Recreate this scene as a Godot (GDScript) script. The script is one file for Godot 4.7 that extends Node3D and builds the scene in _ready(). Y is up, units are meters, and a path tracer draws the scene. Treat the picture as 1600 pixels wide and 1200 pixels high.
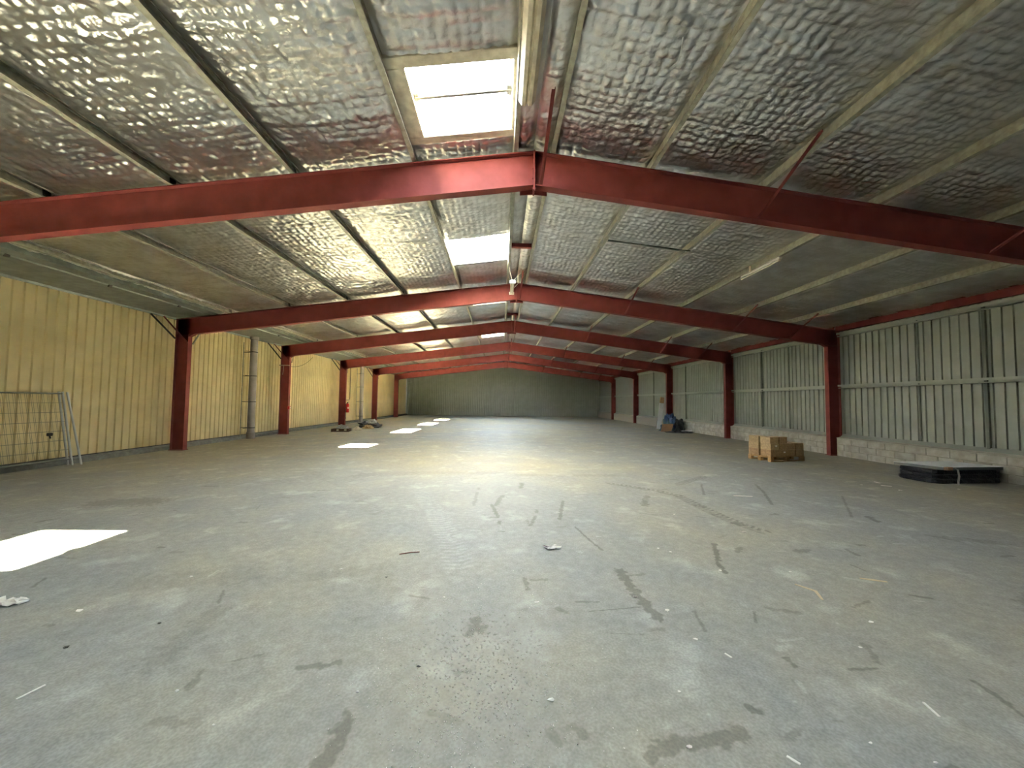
extends Node3D

# ---- measured frame of the hall (metres; x right, y up, camera looks along -z) ----
const RIDGE_X := 0.44
const RIDGE_Y := 5.20          # top of the rafters at the ridge
const SLOPE := 0.1285
const RAFTER_DEPTH := 0.51
const LEFT_IN := -9.34         # inner faces of the columns
const RIGHT_IN := 10.19
const COLUMN_DEPTH := 0.38
const FLANGE := 0.15
const PURLIN_H := 0.14
const FRAME_Z := [-5.49, -11.72, -17.22, -23.41, -29.3, -35.2]
const OFFSETS := [0.27, 1.73, 3.45, 5.15, 6.88, 8.62]
const FAR_Z := -41.0
const REAR_Z := 7.0
const WALL_L := -10.05
const WALL_R := 10.60

var M := {}
var rng := RandomNumberGenerator.new()


class MB:
	var v := PackedVector3Array()
	var n := PackedVector3Array()
	var uv := PackedVector2Array()
	var c := PackedColorArray()

	func tri(p: Vector3, q: Vector3, r: Vector3, hint: Vector3) -> void:
		var k := (q - p).cross(r - p)
		var nn := hint.normalized()
		var f := k.normalized()
		if f.dot(hint) < 0.0:
			f = -f
		if f.length() > 0.5:
			nn = f
		v.append(p)
		if k.dot(hint) > 0.0:
			v.append(r); v.append(q)
		else:
			v.append(q); v.append(r)
		n.append(nn); n.append(nn); n.append(nn)
		uv.append(Vector2.ZERO); uv.append(Vector2.ZERO); uv.append(Vector2.ZERO)

	func quad(p: Vector3, q: Vector3, r: Vector3, s: Vector3, hint: Vector3) -> void:
		tri(p, q, r, hint)
		tri(p, r, s, hint)

	# a box with chamfered edges
	func box(at: Vector3, size: Vector3, b := Basis.IDENTITY, ch := 0.0) -> void:
		var h := size * 0.5
		var e := minf(ch, minf(h.x, minf(h.y, h.z)) * 0.6)
		var ax := [b.x.normalized(), b.y.normalized(), b.z.normalized()]
		var hh := [h.x, h.y, h.z]
		for i in 3:
			var j := (i + 1) % 3
			var k := (i + 2) % 3
			for s: float in [-1.0, 1.0]:
				var o: Vector3 = at + ax[i] * hh[i] * s
				var a: Vector3 = ax[j] * (hh[j] - e)
				var d: Vector3 = ax[k] * (hh[k] - e)
				quad(o - a - d, o + a - d, o + a + d, o - a + d, ax[i] * s)
				if e > 0.0:
					for t: float in [-1.0, 1.0]:
						var p1: Vector3 = at + ax[i] * hh[i] * s + ax[j] * (hh[j] - e) * t
						var p2: Vector3 = at + ax[i] * (hh[i] - e) * s + ax[j] * hh[j] * t
						quad(p1 - d, p1 + d, p2 + d, p2 - d, ax[i] * s + ax[j] * t)
		if e > 0.0:
			for sx: float in [-1.0, 1.0]:
				for sy: float in [-1.0, 1.0]:
					for sz: float in [-1.0, 1.0]:
						var q0: Vector3 = at + ax[0] * (hh[0] - e) * sx + ax[1] * (hh[1] - e) * sy + ax[2] * (hh[2] - e) * sz
						tri(q0 + ax[0] * e * sx, q0 + ax[1] * e * sy, q0 + ax[2] * e * sz, ax[0] * sx + ax[1] * sy + ax[2] * sz)

	# a flat outline (in the plane of ax and ay) pulled along az
	func extrude(poly: PackedVector2Array, o: Vector3, ax: Vector3, ay: Vector3, az: Vector3) -> void:
		var area := 0.0
		for i in poly.size():
			area += poly[i].cross(poly[(i + 1) % poly.size()])
		var sgn := signf(area)
		for i in poly.size():
			var a := poly[i]
			var b := poly[(i + 1) % poly.size()]
			var d := b - a
			var hint := (ax * d.y - ay * d.x) * sgn
			var p := o + ax * a.x + ay * a.y
			var q := o + ax * b.x + ay * b.y
			quad(p, q, q + az, p + az, hint)
		var t := Geometry2D.triangulate_polygon(poly)
		for i in range(0, t.size(), 3):
			var pts := []
			for k in 3:
				pts.append(o + ax * poly[t[i + k]].x + ay * poly[t[i + k]].y)
			tri(pts[0], pts[1], pts[2], -az)
			tri(pts[0] + az, pts[1] + az, pts[2] + az, az)

	# straight bar of rectangular section between two points
	func bar(a: Vector3, b: Vector3, w: float, t: float, up := Vector3.UP) -> void:
		var d := (b - a).normalized()
		var u := up
		if absf(d.dot(u)) > 0.98:
			u = Vector3.RIGHT
		var x := d.cross(u).normalized()
		var y := x.cross(d).normalized()
		box((a + b) * 0.5, Vector3(w, t, (b - a).length()), Basis(x, y, d), 0.0)

	# round tube through points, smooth normals, capped
	func tube(pts: Array, r: float, seg := 10, caps := true) -> void:
		var rings := []
		var prev := Vector3.ZERO
		for i in pts.size():
			var d: Vector3 = (pts[mini(i + 1, pts.size() - 1)] - pts[maxi(i - 1, 0)]).normalized()
			var u := prev
			if prev == Vector3.ZERO:
				u = Vector3.UP if absf(d.y) < 0.9 else Vector3.RIGHT
			var x := (u - d * u.dot(d)).normalized()
			prev = x
			var y := d.cross(x)
			var ring := []
			for k in seg:
				var an := TAU * k / seg
				ring.append([pts[i], x * cos(an) + y * sin(an)])
			rings.append(ring)
		for i in pts.size() - 1:
			for k in seg:
				var k2 := (k + 1) % seg
				smooth(rings[i][k], rings[i][k2], rings[i + 1][k2], rings[i + 1][k], r)
		if caps:
			var d0: Vector3 = (pts[0] - pts[1]).normalized()
			var m := pts.size()
			var d1: Vector3 = (pts[m - 1] - pts[m - 2]).normalized()
			for k in seg:
				var k2 := (k + 1) % seg
				tri(pts[0], pts[0] + rings[0][k][1] * r, pts[0] + rings[0][k2][1] * r, d0)
				tri(pts[m - 1], pts[m - 1] + rings[m - 1][k][1] * r, pts[m - 1] + rings[m - 1][k2][1] * r, d1)

	func smooth(a: Array, b: Array, cc: Array, d: Array, r: float) -> void:
		for t: Array in [[a, b, cc], [a, cc, d]]:
			var p: Array = []
			for q: Array in t:
				p.append(q[0] + q[1] * r)
			var k: Vector3 = (p[1] - p[0]).cross(p[2] - p[0])
			var hint: Vector3 = t[0][1] + t[1][1] + t[2][1]
			var order := [0, 2, 1] if k.dot(hint) > 0.0 else [0, 1, 2]
			for i: int in order:
				v.append(p[i]); n.append(t[i][1]); uv.append(Vector2.ZERO)

	# turned shape: profile of (radius, height) about the y axis at o
	func lathe(prof: Array, o: Vector3, seg := 20, b := Basis.IDENTITY) -> void:
		for i in prof.size() - 1:
			var p0: Vector2 = prof[i]
			var p1: Vector2 = prof[i + 1]
			var d := p1 - p0
			for k in seg:
				var a0 := TAU * k / seg
				var a1 := TAU * (k + 1) / seg
				var e0 := Vector3(cos(a0), 0, sin(a0))
				var e1 := Vector3(cos(a1), 0, sin(a1))
				var n0 := b * (e0 * d.y - Vector3.UP * d.x)
				var n1 := b * (e1 * d.y - Vector3.UP * d.x)
				var q := [o + b * (e0 * p0.x + Vector3.UP * p0.y), o + b * (e1 * p0.x + Vector3.UP * p0.y), o + b * (e1 * p1.x + Vector3.UP * p1.y), o + b * (e0 * p1.x + Vector3.UP * p1.y)]
				var nn := [n0.normalized(), n1.normalized(), n1.normalized(), n0.normalized()]
				for t: Array in [[0, 1, 2], [0, 2, 3]]:
					var kk: Vector3 = (q[t[1]] - q[t[0]]).cross(q[t[2]] - q[t[0]])
					if kk.length() < 1e-10:
						continue
					var order := [t[0], t[2], t[1]] if kk.dot(nn[t[0]] + nn[t[1]]) > 0.0 else t
					for i2: int in order:
						v.append(q[i2]); n.append(nn[i2]); uv.append(Vector2.ZERO)

	func mesh() -> ArrayMesh:
		var a := []
		a.resize(Mesh.ARRAY_MAX)
		a[Mesh.ARRAY_VERTEX] = v
		a[Mesh.ARRAY_NORMAL] = n
		a[Mesh.ARRAY_TEX_UV] = uv
		var m := ArrayMesh.new()
		m.add_surface_from_arrays(Mesh.PRIMITIVE_TRIANGLES, a)
		return m


func put(called: String, mb: MB, mat: Material, parent: Node = self) -> MeshInstance3D:
	return put_mesh(called, mb.mesh(), mat, parent)


func put_mesh(called: String, m: Mesh, mat: Material, parent: Node = self) -> MeshInstance3D:
	var o := MeshInstance3D.new()
	o.name = called if not parent.has_node(called) else numbered(called, parent)
	o.mesh = m
	o.material_override = mat
	o.cast_shadow = GeometryInstance3D.SHADOW_CASTING_SETTING_ON
	parent.add_child(o, true)
	return o


var used := {}


func numbered(called: String, parent: Node) -> String:
	var key := str(parent.get_instance_id()) + called
	var i: int = used.get(key, 0) + 1
	used[key] = i
	return "%s_%03d" % [called, i]


func thing(called: String, label: String, category: String, at := Vector3.ZERO, group := "") -> Node3D:
	var o := Node3D.new()
	o.name = called if not has_node(called) else numbered(called, self)
	add_child(o, true)
	o.position = at
	tag(o, label, category, group)
	return o


func tag(o: Node, label: String, category := "", group := "", kind := "") -> void:
	o.set_meta("label", label)
	if category: o.set_meta("category", category)
	if group: o.set_meta("group", group)
	if kind: o.set_meta("kind", kind)


func structure(called: String, label: String) -> Node3D:
	var o := Node3D.new()
	o.name = called
	add_child(o, true)
	tag(o, label, "", "", "structure")
	return o


func roof_y(x: float) -> float:
	return RIDGE_Y - SLOPE * absf(x - RIDGE_X)


func _ready() -> void:
	rng.seed = 4711
	# ---------- camera, sky, sun, exposure ----------
	var cam := Camera3D.new()
	cam.name = "camera"
	cam.fov = 90.0
	cam.near = 0.05
	cam.far = 200.0
	var yaw := 0.028157
	var pitch := 0.045536
	var roll := 0.011911
	var fwd := Vector3(sin(yaw) * cos(pitch), sin(pitch), -cos(yaw) * cos(pitch))
	var r0 := Vector3(cos(yaw), 0, sin(yaw))
	var u0 := r0.cross(fwd)
	var r1 := r0 * cos(roll) + u0 * sin(roll)
	var u1 := u0 * cos(roll) - r0 * sin(roll)
	cam.transform = Transform3D(Basis(r1, u1, -fwd), Vector3(0, 1.55, 0))
	add_child(cam)
	cam.current = true

	var env := Environment.new()
	env.background_mode = Environment.BG_SKY
	var sky := Sky.new()
	var sm := ProceduralSkyMaterial.new()
	sm.sky_top_color = Color(0.84, 0.91, 0.98)
	sm.sky_horizon_color = Color(0.95, 0.96, 0.97)
	sm.ground_bottom_color = Color(0.62, 0.60, 0.56)
	sm.ground_horizon_color = Color(0.72, 0.70, 0.66)
	sm.sky_curve = 0.2
	sm.sun_angle_max = 1.0
	sky.sky_material = sm
	env.sky = sky
	env.background_energy_multiplier = SKY_E
	env.tonemap_mode = Environment.TONE_MAPPER_LINEAR
	env.tonemap_exposure = EXPOSURE
	env.sdfgi_enabled = true
	env.ssao_enabled = true
	env.ssil_enabled = true
	var we := WorldEnvironment.new()
	we.name = "surroundings"
	we.environment = env
	add_child(we)

	var sun := DirectionalLight3D.new()
	sun.name = "sun"
	sun.light_color = Color(1.0, 0.94, 0.80)
	sun.light_energy = SUN_E
	sun.light_angular_distance = 0.6
	sun.shadow_enabled = true
	add_child(sun)
	sun.look_at_from_position(Vector3(4.38, 5.36, -0.40) * 4.0, Vector3.ZERO, Vector3.UP)

	materials()
	build_floor()
	build_left_wall()
	build_right_wall()
	build_end_walls()
	build_ceiling()
	build_windows()
	build_frames()
	build_purlins()
	build_eaves()
	build_left_items()
	build_right_items()
	build_roof_items()
	build_litter()


const SKY_E := 21.0
const SUN_E := 215.0
const EXPOSURE := 3.1


# ---------- materials ----------
func noise(freq: float, octaves := 4, sd := 1, kind := FastNoiseLite.TYPE_SIMPLEX_SMOOTH) -> FastNoiseLite:
	var n := FastNoiseLite.new()
	n.noise_type = kind
	n.seed = sd
	n.frequency = freq
	n.fractal_octaves = octaves
	n.fractal_type = FastNoiseLite.FRACTAL_FBM if octaves > 1 else FastNoiseLite.FRACTAL_NONE
	return n


func noise_tex(freq: float, octaves: int, sd: int, lo: Color, hi: Color, normal := false, strength := 4.0, size := 512) -> NoiseTexture2D:
	var t := NoiseTexture2D.new()
	t.width = size
	t.height = size
	t.seamless = true
	t.noise = noise(freq, octaves, sd)
	if normal:
		t.as_normal_map = true
		t.bump_strength = strength
	else:
		var g := Gradient.new()
		g.colors = PackedColorArray([lo, lo.lerp(hi, 0.5), hi])
		g.offsets = PackedFloat32Array([0.15, 0.5, 0.85])
		t.color_ramp = g
	return t


func mat(called: String, col: Color, rough := 0.6, metal := 0.0, tex: Texture2D = null, scale := 1.0, nrm: Texture2D = null, nscale := 1.0) -> StandardMaterial3D:
	var m := StandardMaterial3D.new()
	m.resource_name = called
	m.albedo_color = col
	m.roughness = rough
	m.metallic = metal
	if tex or nrm:
		m.uv1_triplanar = true
		m.uv1_world_triplanar = true
		m.uv1_scale = Vector3.ONE * scale
	if tex:
		m.albedo_texture = tex
	if nrm:
		m.normal_enabled = true
		m.normal_texture = nrm
		m.normal_scale = nscale
	M[called] = m
	return m


func materials() -> void:
	var mottled := noise_tex(0.012, 5, 3, Color(0.80, 0.80, 0.80), Color(1, 1, 1))
	var soft := noise_tex(0.006, 4, 8, Color(0.88, 0.87, 0.85), Color(1, 1, 1))
	var pale := noise_tex(0.006, 4, 9, Color(0.94, 0.94, 0.93), Color(1, 1, 1))
	var bump := noise_tex(0.03, 4, 5, Color.BLACK, Color.WHITE, true, 3.0)
	var crinkle := noise_tex(0.02, 5, 21, Color.BLACK, Color.WHITE, true, 5.0)
	mat("foil", Color(0.86, 0.86, 0.85), 0.33, 0.95, soft, 0.6, crinkle, 0.6)
	mat("red_paint", Color(0.43, 0.21, 0.20), 0.6, 0.0, soft, 0.7, bump, 0.1).metallic_specular = 0.22
	mat("galvanised", Color(0.66, 0.65, 0.58), 0.5, 0.25, mottled, 1.4, bump, 0.15)
	mat("gutter_steel", Color(0.40, 0.43, 0.41), 0.5, 0.4, mottled, 0.5)
	mat("cream_sheet", Color(0.93, 0.86, 0.66), 0.45, 0.0, pale, 0.35)
	mat("grey_sheet", Color(0.52, 0.545, 0.52), 0.45, 0.05, pale, 0.4)
	mat("rail_grey", Color(0.56, 0.585, 0.55), 0.5, 0.1)
	mat("post_dark", Color(0.28, 0.31, 0.29), 0.6, 0.1)
	mat("block", Color(0.68, 0.675, 0.64), 0.9, 0.0, soft, 1.1, bump, 0.35)
	mat("mortar", Color(0.60, 0.59, 0.55), 0.95, 0.0, mottled, 1.6, bump, 0.8)
	mat("kerb", Color(0.46, 0.47, 0.46), 0.9, 0.0, mottled, 1.0, bump, 0.8)
	mat("deck", Color(0.5, 0.5, 0.5), 0.7)
	mat("timber", Color(0.90, 0.86, 0.76), 0.7, 0.0, soft, 2.0)
	mat("white_paint", Color(0.93, 0.92, 0.88), 0.5)
	mat("steel_tube", Color(0.78, 0.79, 0.78), 0.35, 0.7)
	mat("wire", Color(0.42, 0.43, 0.40), 0.5, 0.5)
	mat("dark_iron", Color(0.17, 0.16, 0.15), 0.6, 0.3)
	mat("pvc", Color(0.58, 0.56, 0.56), 0.55, 0.0, soft, 0.7)
	mat("card", Color(0.68, 0.56, 0.42), 0.85, 0.0, mottled, 2.2)
	mat("card_pale", Color(0.76, 0.66, 0.50), 0.85, 0.0, mottled, 2.2)
	mat("tape", Color(0.78, 0.71, 0.58), 0.4)
	mat("pallet_wood", Color(0.72, 0.58, 0.40), 0.85, 0.0, mottled, 3.0, bump, 0.4)
	mat("old_wood", Color(0.34, 0.26, 0.20), 0.85, 0.0, mottled, 3.0, bump, 0.4)
	mat("black_film", Color(0.10, 0.11, 0.14), 0.38, 0.0, null, 2.0, crinkle, 1.2).metallic_specular = 0.3
	mat("white_board", Color(0.95, 0.96, 0.97), 0.4)
	mat("board_edge", Color(0.42, 0.43, 0.43), 0.6)
	mat("chipboard", Color(0.74, 0.58, 0.46), 0.85, 0.0, mottled, 3.0)
	mat("paper", Color(0.90, 0.89, 0.86), 0.8)
	mat("tan_paper", Color(0.76, 0.69, 0.56), 0.85)
	mat("blue_sack", Color(0.20, 0.33, 0.52), 0.6, 0.0, mottled, 3.0, crinkle, 0.8)
	mat("teal_sack", Color(0.30, 0.42, 0.48), 0.6, 0.0, mottled, 3.0, crinkle, 0.8)
	mat("extinguisher_red", Color(0.72, 0.10, 0.08), 0.3)
	mat("rubber", Color(0.06, 0.06, 0.06), 0.6)
	mat("label_white", Color(0.90, 0.88, 0.84), 0.5)
	mat("grey_rubbish", Color(0.66, 0.68, 0.70), 0.7, 0.0, mottled, 4.0, crinkle, 0.8)
	mat("dark_rubbish", Color(0.12, 0.13, 0.17), 0.5, 0.0, mottled, 4.0, crinkle, 0.8)
	mat("twig_brown", Color(0.40, 0.20, 0.16), 0.8)
	mat("lamp_tube", Color(0.95, 0.93, 0.85), 0.25)
	var g := StandardMaterial3D.new()
	g.resource_name = "clear_pane"
	g.albedo_color = Color(0.95, 0.98, 1.0, 0.08)
	g.transparency = BaseMaterial3D.TRANSPARENCY_ALPHA
	g.roughness = 0.08
	M["clear_pane"] = g
	var o := StandardMaterial3D.new()
	o.resource_name = "opal_sheet"
	o.albedo_color = Color(0.96, 0.97, 0.97)
	o.roughness = 0.5
	o.backlight_enabled = true
	o.backlight = Color(1.0, 1.0, 1.0)
	M["opal_sheet"] = o


# ---------- floor ----------
func smoothed(e0: float, e1: float, x: float) -> float:
	var t := clampf((x - e0) / (e1 - e0), 0.0, 1.0)
	return t * t * (3.0 - 2.0 * t)


func noise_bytes(w: int, h: int, x0: float, z0: float, step: float, freq: float, octaves: int, sd: int) -> PackedByteArray:
	var n := noise(freq * step, octaves, sd)
	n.offset = Vector3(x0 / step, z0 / step, 0)
	var im := n.get_image(w, h, false, false, false)
	im.convert(Image.FORMAT_L8)
	return im.get_data()


# dark scuffs and old stains on the slab: points (x, z), half width, darkness
const SCUFFS := [
	[[-0.38, -6.97, -0.39, -5.79, -0.41, -4.95], 0.035, 0.22], [[-0.12, -5.86, -0.04, -5.31, 0.04, -4.67], 0.03, 0.4],
	[[0.11, -6.64, -0.01, -6.17, -0.06, -5.79], 0.045, 0.35], [[0.53, -5.57, 0.48, -5.23, 0.38, -4.88], 0.03, 0.3],
	[[0.99, -6.07, 0.86, -5.47, 0.79, -5.12], 0.03, 0.35], [[0.41, -7.37, 0.38, -6.99], 0.05, 0.4],
	[[2.45, -6.42, 2.32, -6.13, 2.18, -5.83], 0.06, 0.35], [[0.94, -4.84, 1.01, -4.39, 1.08, -4.08], 0.015, 0.35],
	[[1.12, -3.6, 1.11, -3.36, 1.12, -3.09, 1.15, -2.82], 0.055, 0.42], [[-0.73, -1.98, -0.73, -1.86, -0.74, -1.72], 0.045, 0.40],
	[[0.69, -1.76, 0.83, -1.81, 1.03, -1.83, 1.16, -1.85], 0.05, 0.33], [[-0.17, -2.82, -0.15, -2.74, -0.2, -2.63], 0.035, 0.42],
	[[-0.17, -2.71, -0.11, -2.7], 0.05, 0.40], [[2.38, -4.26, 2.13, -3.76, 2.08, -3.55], 0.03, 0.4],
	[[1.77, -2.49, 1.76, -2.31], 0.022, 0.35], [[0.22, -3.45, 0.24, -3.25], 0.025, 0.3],
	[[4.95, -7.38, 4.59, -6.6, 4.22, -5.93], 0.03, 0.35], [[3.89, -7.41, 3.48, -6.54], 0.025, 0.3],
	[[5.85, -6.49, 4.89, -5.28], 0.02, 0.25], [[5.15, -5.31, 5.06, -5.08], 0.05, 0.35],
	[[2.69, -2.17, 2.68, -2.05, 2.64, -1.93], 0.018, 0.35], [[1.46, -2.9, 1.41, -2.66], 0.015, 0.25],
	[[0.67, -2.91, 1.08, -2.97], 0.008, 0.4], [[-0.71, -3.15, -0.55, -3.1], 0.015, 0.25],
	[[-0.22, -3.49, -0.06, -3.46], 0.012, 0.3], [[1.96, -2.98, 1.83, -2.76], 0.012, 0.3],
	[[1.29, -2.0, 1.31, -1.98], 0.03, 0.4], [[-5.8, -5.86, -5.5, -5.93, -5.15, -5.93], 0.26, 0.26],
	[[-0.5, -5.11, -0.67, -5.11], 0.035, 0.25], [[0.25, -1.87, 0.27, -1.83], 0.035, 0.25], [[0.36, -1.9, 0.4, -1.86], 0.03, 0.22],
	[[3.15, -4.05, 3.3, -4.1], 0.05, 0.25], [[2.6, -4.15, 2.5, -4.05], 0.04, 0.28], [[0.45, -2.95, 0.5, -2.9], 0.03, 0.3],
	[[4.2, -3.0, 4.6, -3.2], 0.09, 0.18], [[-1.6, -3.5, -1.1, -3.6, -0.9, -3.3], 0.16, 0.07], [[-3.0, -3.4, -2.2, -3.5], 0.2, 0.08],
	[[-2.05, -2.9, -2.0, -2.4], 0.11, 0.12], [[5.2, -4.5, 5.7, -4.3], 0.1, 0.2], [[-1.1, -4.35, -1.02, -4.3], 0.05, 0.25],
	[[-2.9, -8.1, -1.6, -8.4, -0.2, -8.45], 0.25, 0.1], [[0.4, -8.2, 2.4, -8.2], 0.14, 0.12],
]
# tyre tread marks: a path of short bars across it
const TREADS := [
	[[2.1, -7.4, 2.55, -7.0, 2.8, -6.75, 3.0, -6.44, 3.02, -5.84, 3.05, -5.35, 3.1, -4.98, 3.21, -4.69], 0.11, 0.25],
	[[3.42, -7.34, 3.75, -7.65, 4.33, -8.12], 0.10, 0.22],
	[[-1.5, -7.2, -1.15, -6.1, -0.9, -5.45, -0.58, -4.45, -0.35, -3.62], 0.17, -0.09],
	[[-3.9, -8.3, -2.6, -6.8, -1.7, -5.4], 0.12, 0.07],
]


func paint_line(field: PackedFloat32Array, w: int, h: int, x0: float, z0: float, step: float, pts: Array, rad: float, amount: float, edge: FastNoiseLite, tread: bool) -> PackedFloat32Array:
	var run := 0.0
	for i in range(0, pts.size() - 2, 2):
		var a := Vector2(pts[i], pts[i + 1])
		var b := Vector2(pts[i + 2], pts[i + 3])
		var d := b - a
		var l := d.length()
		var m := rad * 1.8 + 0.02
		var i0 := maxi(0, int((minf(a.x, b.x) - m - x0) / step))
		var i1 := mini(w - 1, int((maxf(a.x, b.x) + m - x0) / step))
		var j0 := maxi(0, int((minf(a.y, b.y) - m - z0) / step))
		var j1 := mini(h - 1, int((maxf(a.y, b.y) + m - z0) / step))
		for j in range(j0, j1 + 1):
			for k in range(i0, i1 + 1):
				var p := Vector2(x0 + k * step, z0 + j * step)
				var t := clampf((p - a).dot(d) / (l * l), 0.0, 1.0)
				var off := p - a - d * t
				var e := edge.get_noise_2d(p.x * 100.0, p.y * 100.0)
				var dist := off.length() + e * rad * 0.9
				var s := 0.0
				if tread:
					var along := (run + t * l) / 0.085
					var side := absf((p - a).cross(d / l)) / rad
					s = (1.0 - smoothed(rad * 0.7, rad, off.length())) * smoothed(0.35, 0.6, absf(fposmod(along + side * 0.7, 1.0) - 0.5) * 2.0)
					s *= 0.55 + 0.6 * e
				else:
					s = 1.0 - smoothed(rad * 0.55, rad, dist)
				var at := j * w + k
				field[at] = maxf(field[at], s * amount) if amount > 0.0 else minf(field[at], s * amount)
		run += l
	return field


func floor_texture(x0: float, z0: float, w: int, h: int, step: float) -> ImageTexture:
	var big := noise_bytes(w, h, x0, z0, step, 0.16, 3, 11)
	var mid := noise_bytes(w, h, x0, z0, step, 0.9, 5, 12)
	var fine := noise_bytes(w, h, x0, z0, step, 9.0, 3, 13)
	var pale := noise_bytes(w, h, x0 * 0.35, z0, step, 1.6, 4, 14)
	var field := PackedFloat32Array()
	field.resize(w * h)
	var edge := noise(0.12, 3, 31)
	for s: Array in SCUFFS:
		field = paint_line(field, w, h, x0, z0, step, s[0], s[1], s[2] * 0.62, edge, false)
	var marks := RandomNumberGenerator.new()
	marks.seed = 99
	for i in 260:
		var mx := marks.randf_range(-6.5, 6.5)
		var mz := marks.randf_range(-8.2, -1.4)
		var an := marks.randf_range(-0.5, 0.5) + (PI / 2 if marks.randf() < 0.25 else 0.0)
		var ml := marks.randf_range(0.02, 0.22)
		var mr := marks.randf_range(0.006, 0.035)
		var dark := marks.randf_range(0.05, 0.22) if marks.randf() < 0.6 else -marks.randf_range(0.04, 0.14)
		field = paint_line(field, w, h, x0, z0, step, [mx, mz, mx + cos(an) * ml, mz + sin(an) * ml], mr, dark, edge, false)
	for s: Array in TREADS:
		field = paint_line(field, w, h, x0, z0, step, s[0], s[1], s[2] * 1.5, edge, true)
	var out := PackedByteArray()
	out.resize(w * h * 3)
	for i in w * h:
		var b := (big[i] - 128) / 128.0
		var m := (mid[i] - 128) / 128.0
		var f := (fine[i] - 128) / 128.0
		var p := (pale[i] - 128) / 128.0
		var k := 1.0 + 0.07 * m + 0.08 * f + 0.04 * b
		if p > 0.22:
			k += (p - 0.22) * 0.35
		if f > 0.62:
			k += (f - 0.62) * 0.6
		var d := field[i]
		k *= 1.0 - d
		var wz := z0 + (i / w) * step
		var wx := absf(x0 + (i % w) * step)
		var dusty := 0.5 * smoothed(5.5, 13.0, -wz) + 0.35 * smoothed(4.0, 9.0, wx)
		var brown := clampf(0.20 + dusty + 1.0 * b + 0.45 * m, 0.0, 1.25)
		out[i * 3] = clampi(int((147.0 + 5.0 * brown + 4.0 * d) * k), 0, 255)
		out[i * 3 + 1] = clampi(int((151.0 - 2.0 * brown) * k), 0, 255)
		out[i * 3 + 2] = clampi(int((150.0 - 16.0 * brown - 8.0 * d) * k), 0, 255)
	return ImageTexture.create_from_image(Image.create_from_data(w, h, false, Image.FORMAT_RGB8, out))


func floor_quad(mb: MB, x0: float, x1: float, z0: float, z1: float, o: Vector2, size: Vector2) -> void:
	var p := [Vector3(x0, 0, z0), Vector3(x1, 0, z0), Vector3(x1, 0, z1), Vector3(x0, 0, z1)]
	for t: Array in [[0, 1, 2], [0, 2, 3]]:
		for i: int in t:
			mb.v.append(p[i])
			mb.n.append(Vector3.UP)
			mb.uv.append(Vector2((p[i].x - o.x) / size.x, (p[i].z - o.y) / size.y))


func build_floor() -> void:
	var grain := noise_tex(0.09, 3, 17, Color.BLACK, Color.WHITE, true, 2.5, 1024)
	var dust := noise_tex(0.02, 5, 19, Color(0.42, 0.42, 0.42), Color(0.72, 0.72, 0.72), false, 1.0, 512)
	var speck := noise_tex(0.05, 4, 23, Color(0.86, 0.86, 0.86), Color(1, 1, 1), false, 1.0, 1024)
	# near slab, fine texture
	var step := 0.0073
	var near := mat("concrete_near", Color(1, 1, 1), 1.0)
	near.albedo_texture = floor_texture(-7.475, -8.476, 2048, 1024, step)
	var far := mat("concrete_far", Color(1, 1, 1), 1.0)
	far.albedo_texture = floor_texture(-10.6, -42.0, 920, 2048, 0.0245)
	for m: StandardMaterial3D in [near, far]:
		m.detail_enabled = true
		m.detail_blend_mode = BaseMaterial3D.BLEND_MODE_MUL
		m.detail_uv_layer = BaseMaterial3D.DETAIL_UV_2
		m.uv2_triplanar = true
		m.uv2_world_triplanar = true
		m.uv2_scale = Vector3.ONE * 0.9
		m.detail_albedo = speck
		m.roughness = 0.6
		m.metallic_specular = 0.35
	var fl := structure("floor", "worn grey concrete floor slab with stains, scuffs and tyre marks")
	var a := MB.new()
	var nx := Vector2(-7.475, 7.475)
	var nz := Vector2(-8.476, -1.0)
	floor_quad(a, nx.x, nx.y, nz.x, nz.y, Vector2(-7.475, -8.476), Vector2(2048, 1024) * step)
	put("slab_surface", a, near, fl)
	var b := MB.new()
	var o := Vector2(-10.6, -42.0)
	var sz := Vector2(920, 2048) * 0.0245
	floor_quad(b, -10.55, 10.95, FAR_Z - 0.2, nz.x, o, sz)
	floor_quad(b, -10.55, nx.x, nz.x, nz.y, o, sz)
	floor_quad(b, nx.y, 10.95, nz.x, nz.y, o, sz)
	floor_quad(b, -10.55, 10.95, nz.y, REAR_Z + 0.2, o, sz)
	put("slab_surface", b, far, fl)
	var base := MB.new()
	base.box(Vector3(0.2, -0.11, (FAR_Z + REAR_Z) * 0.5), Vector3(21.5, 0.2, REAR_Z - FAR_Z + 0.4))
	put("slab", base, M["kerb"], fl)


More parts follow.
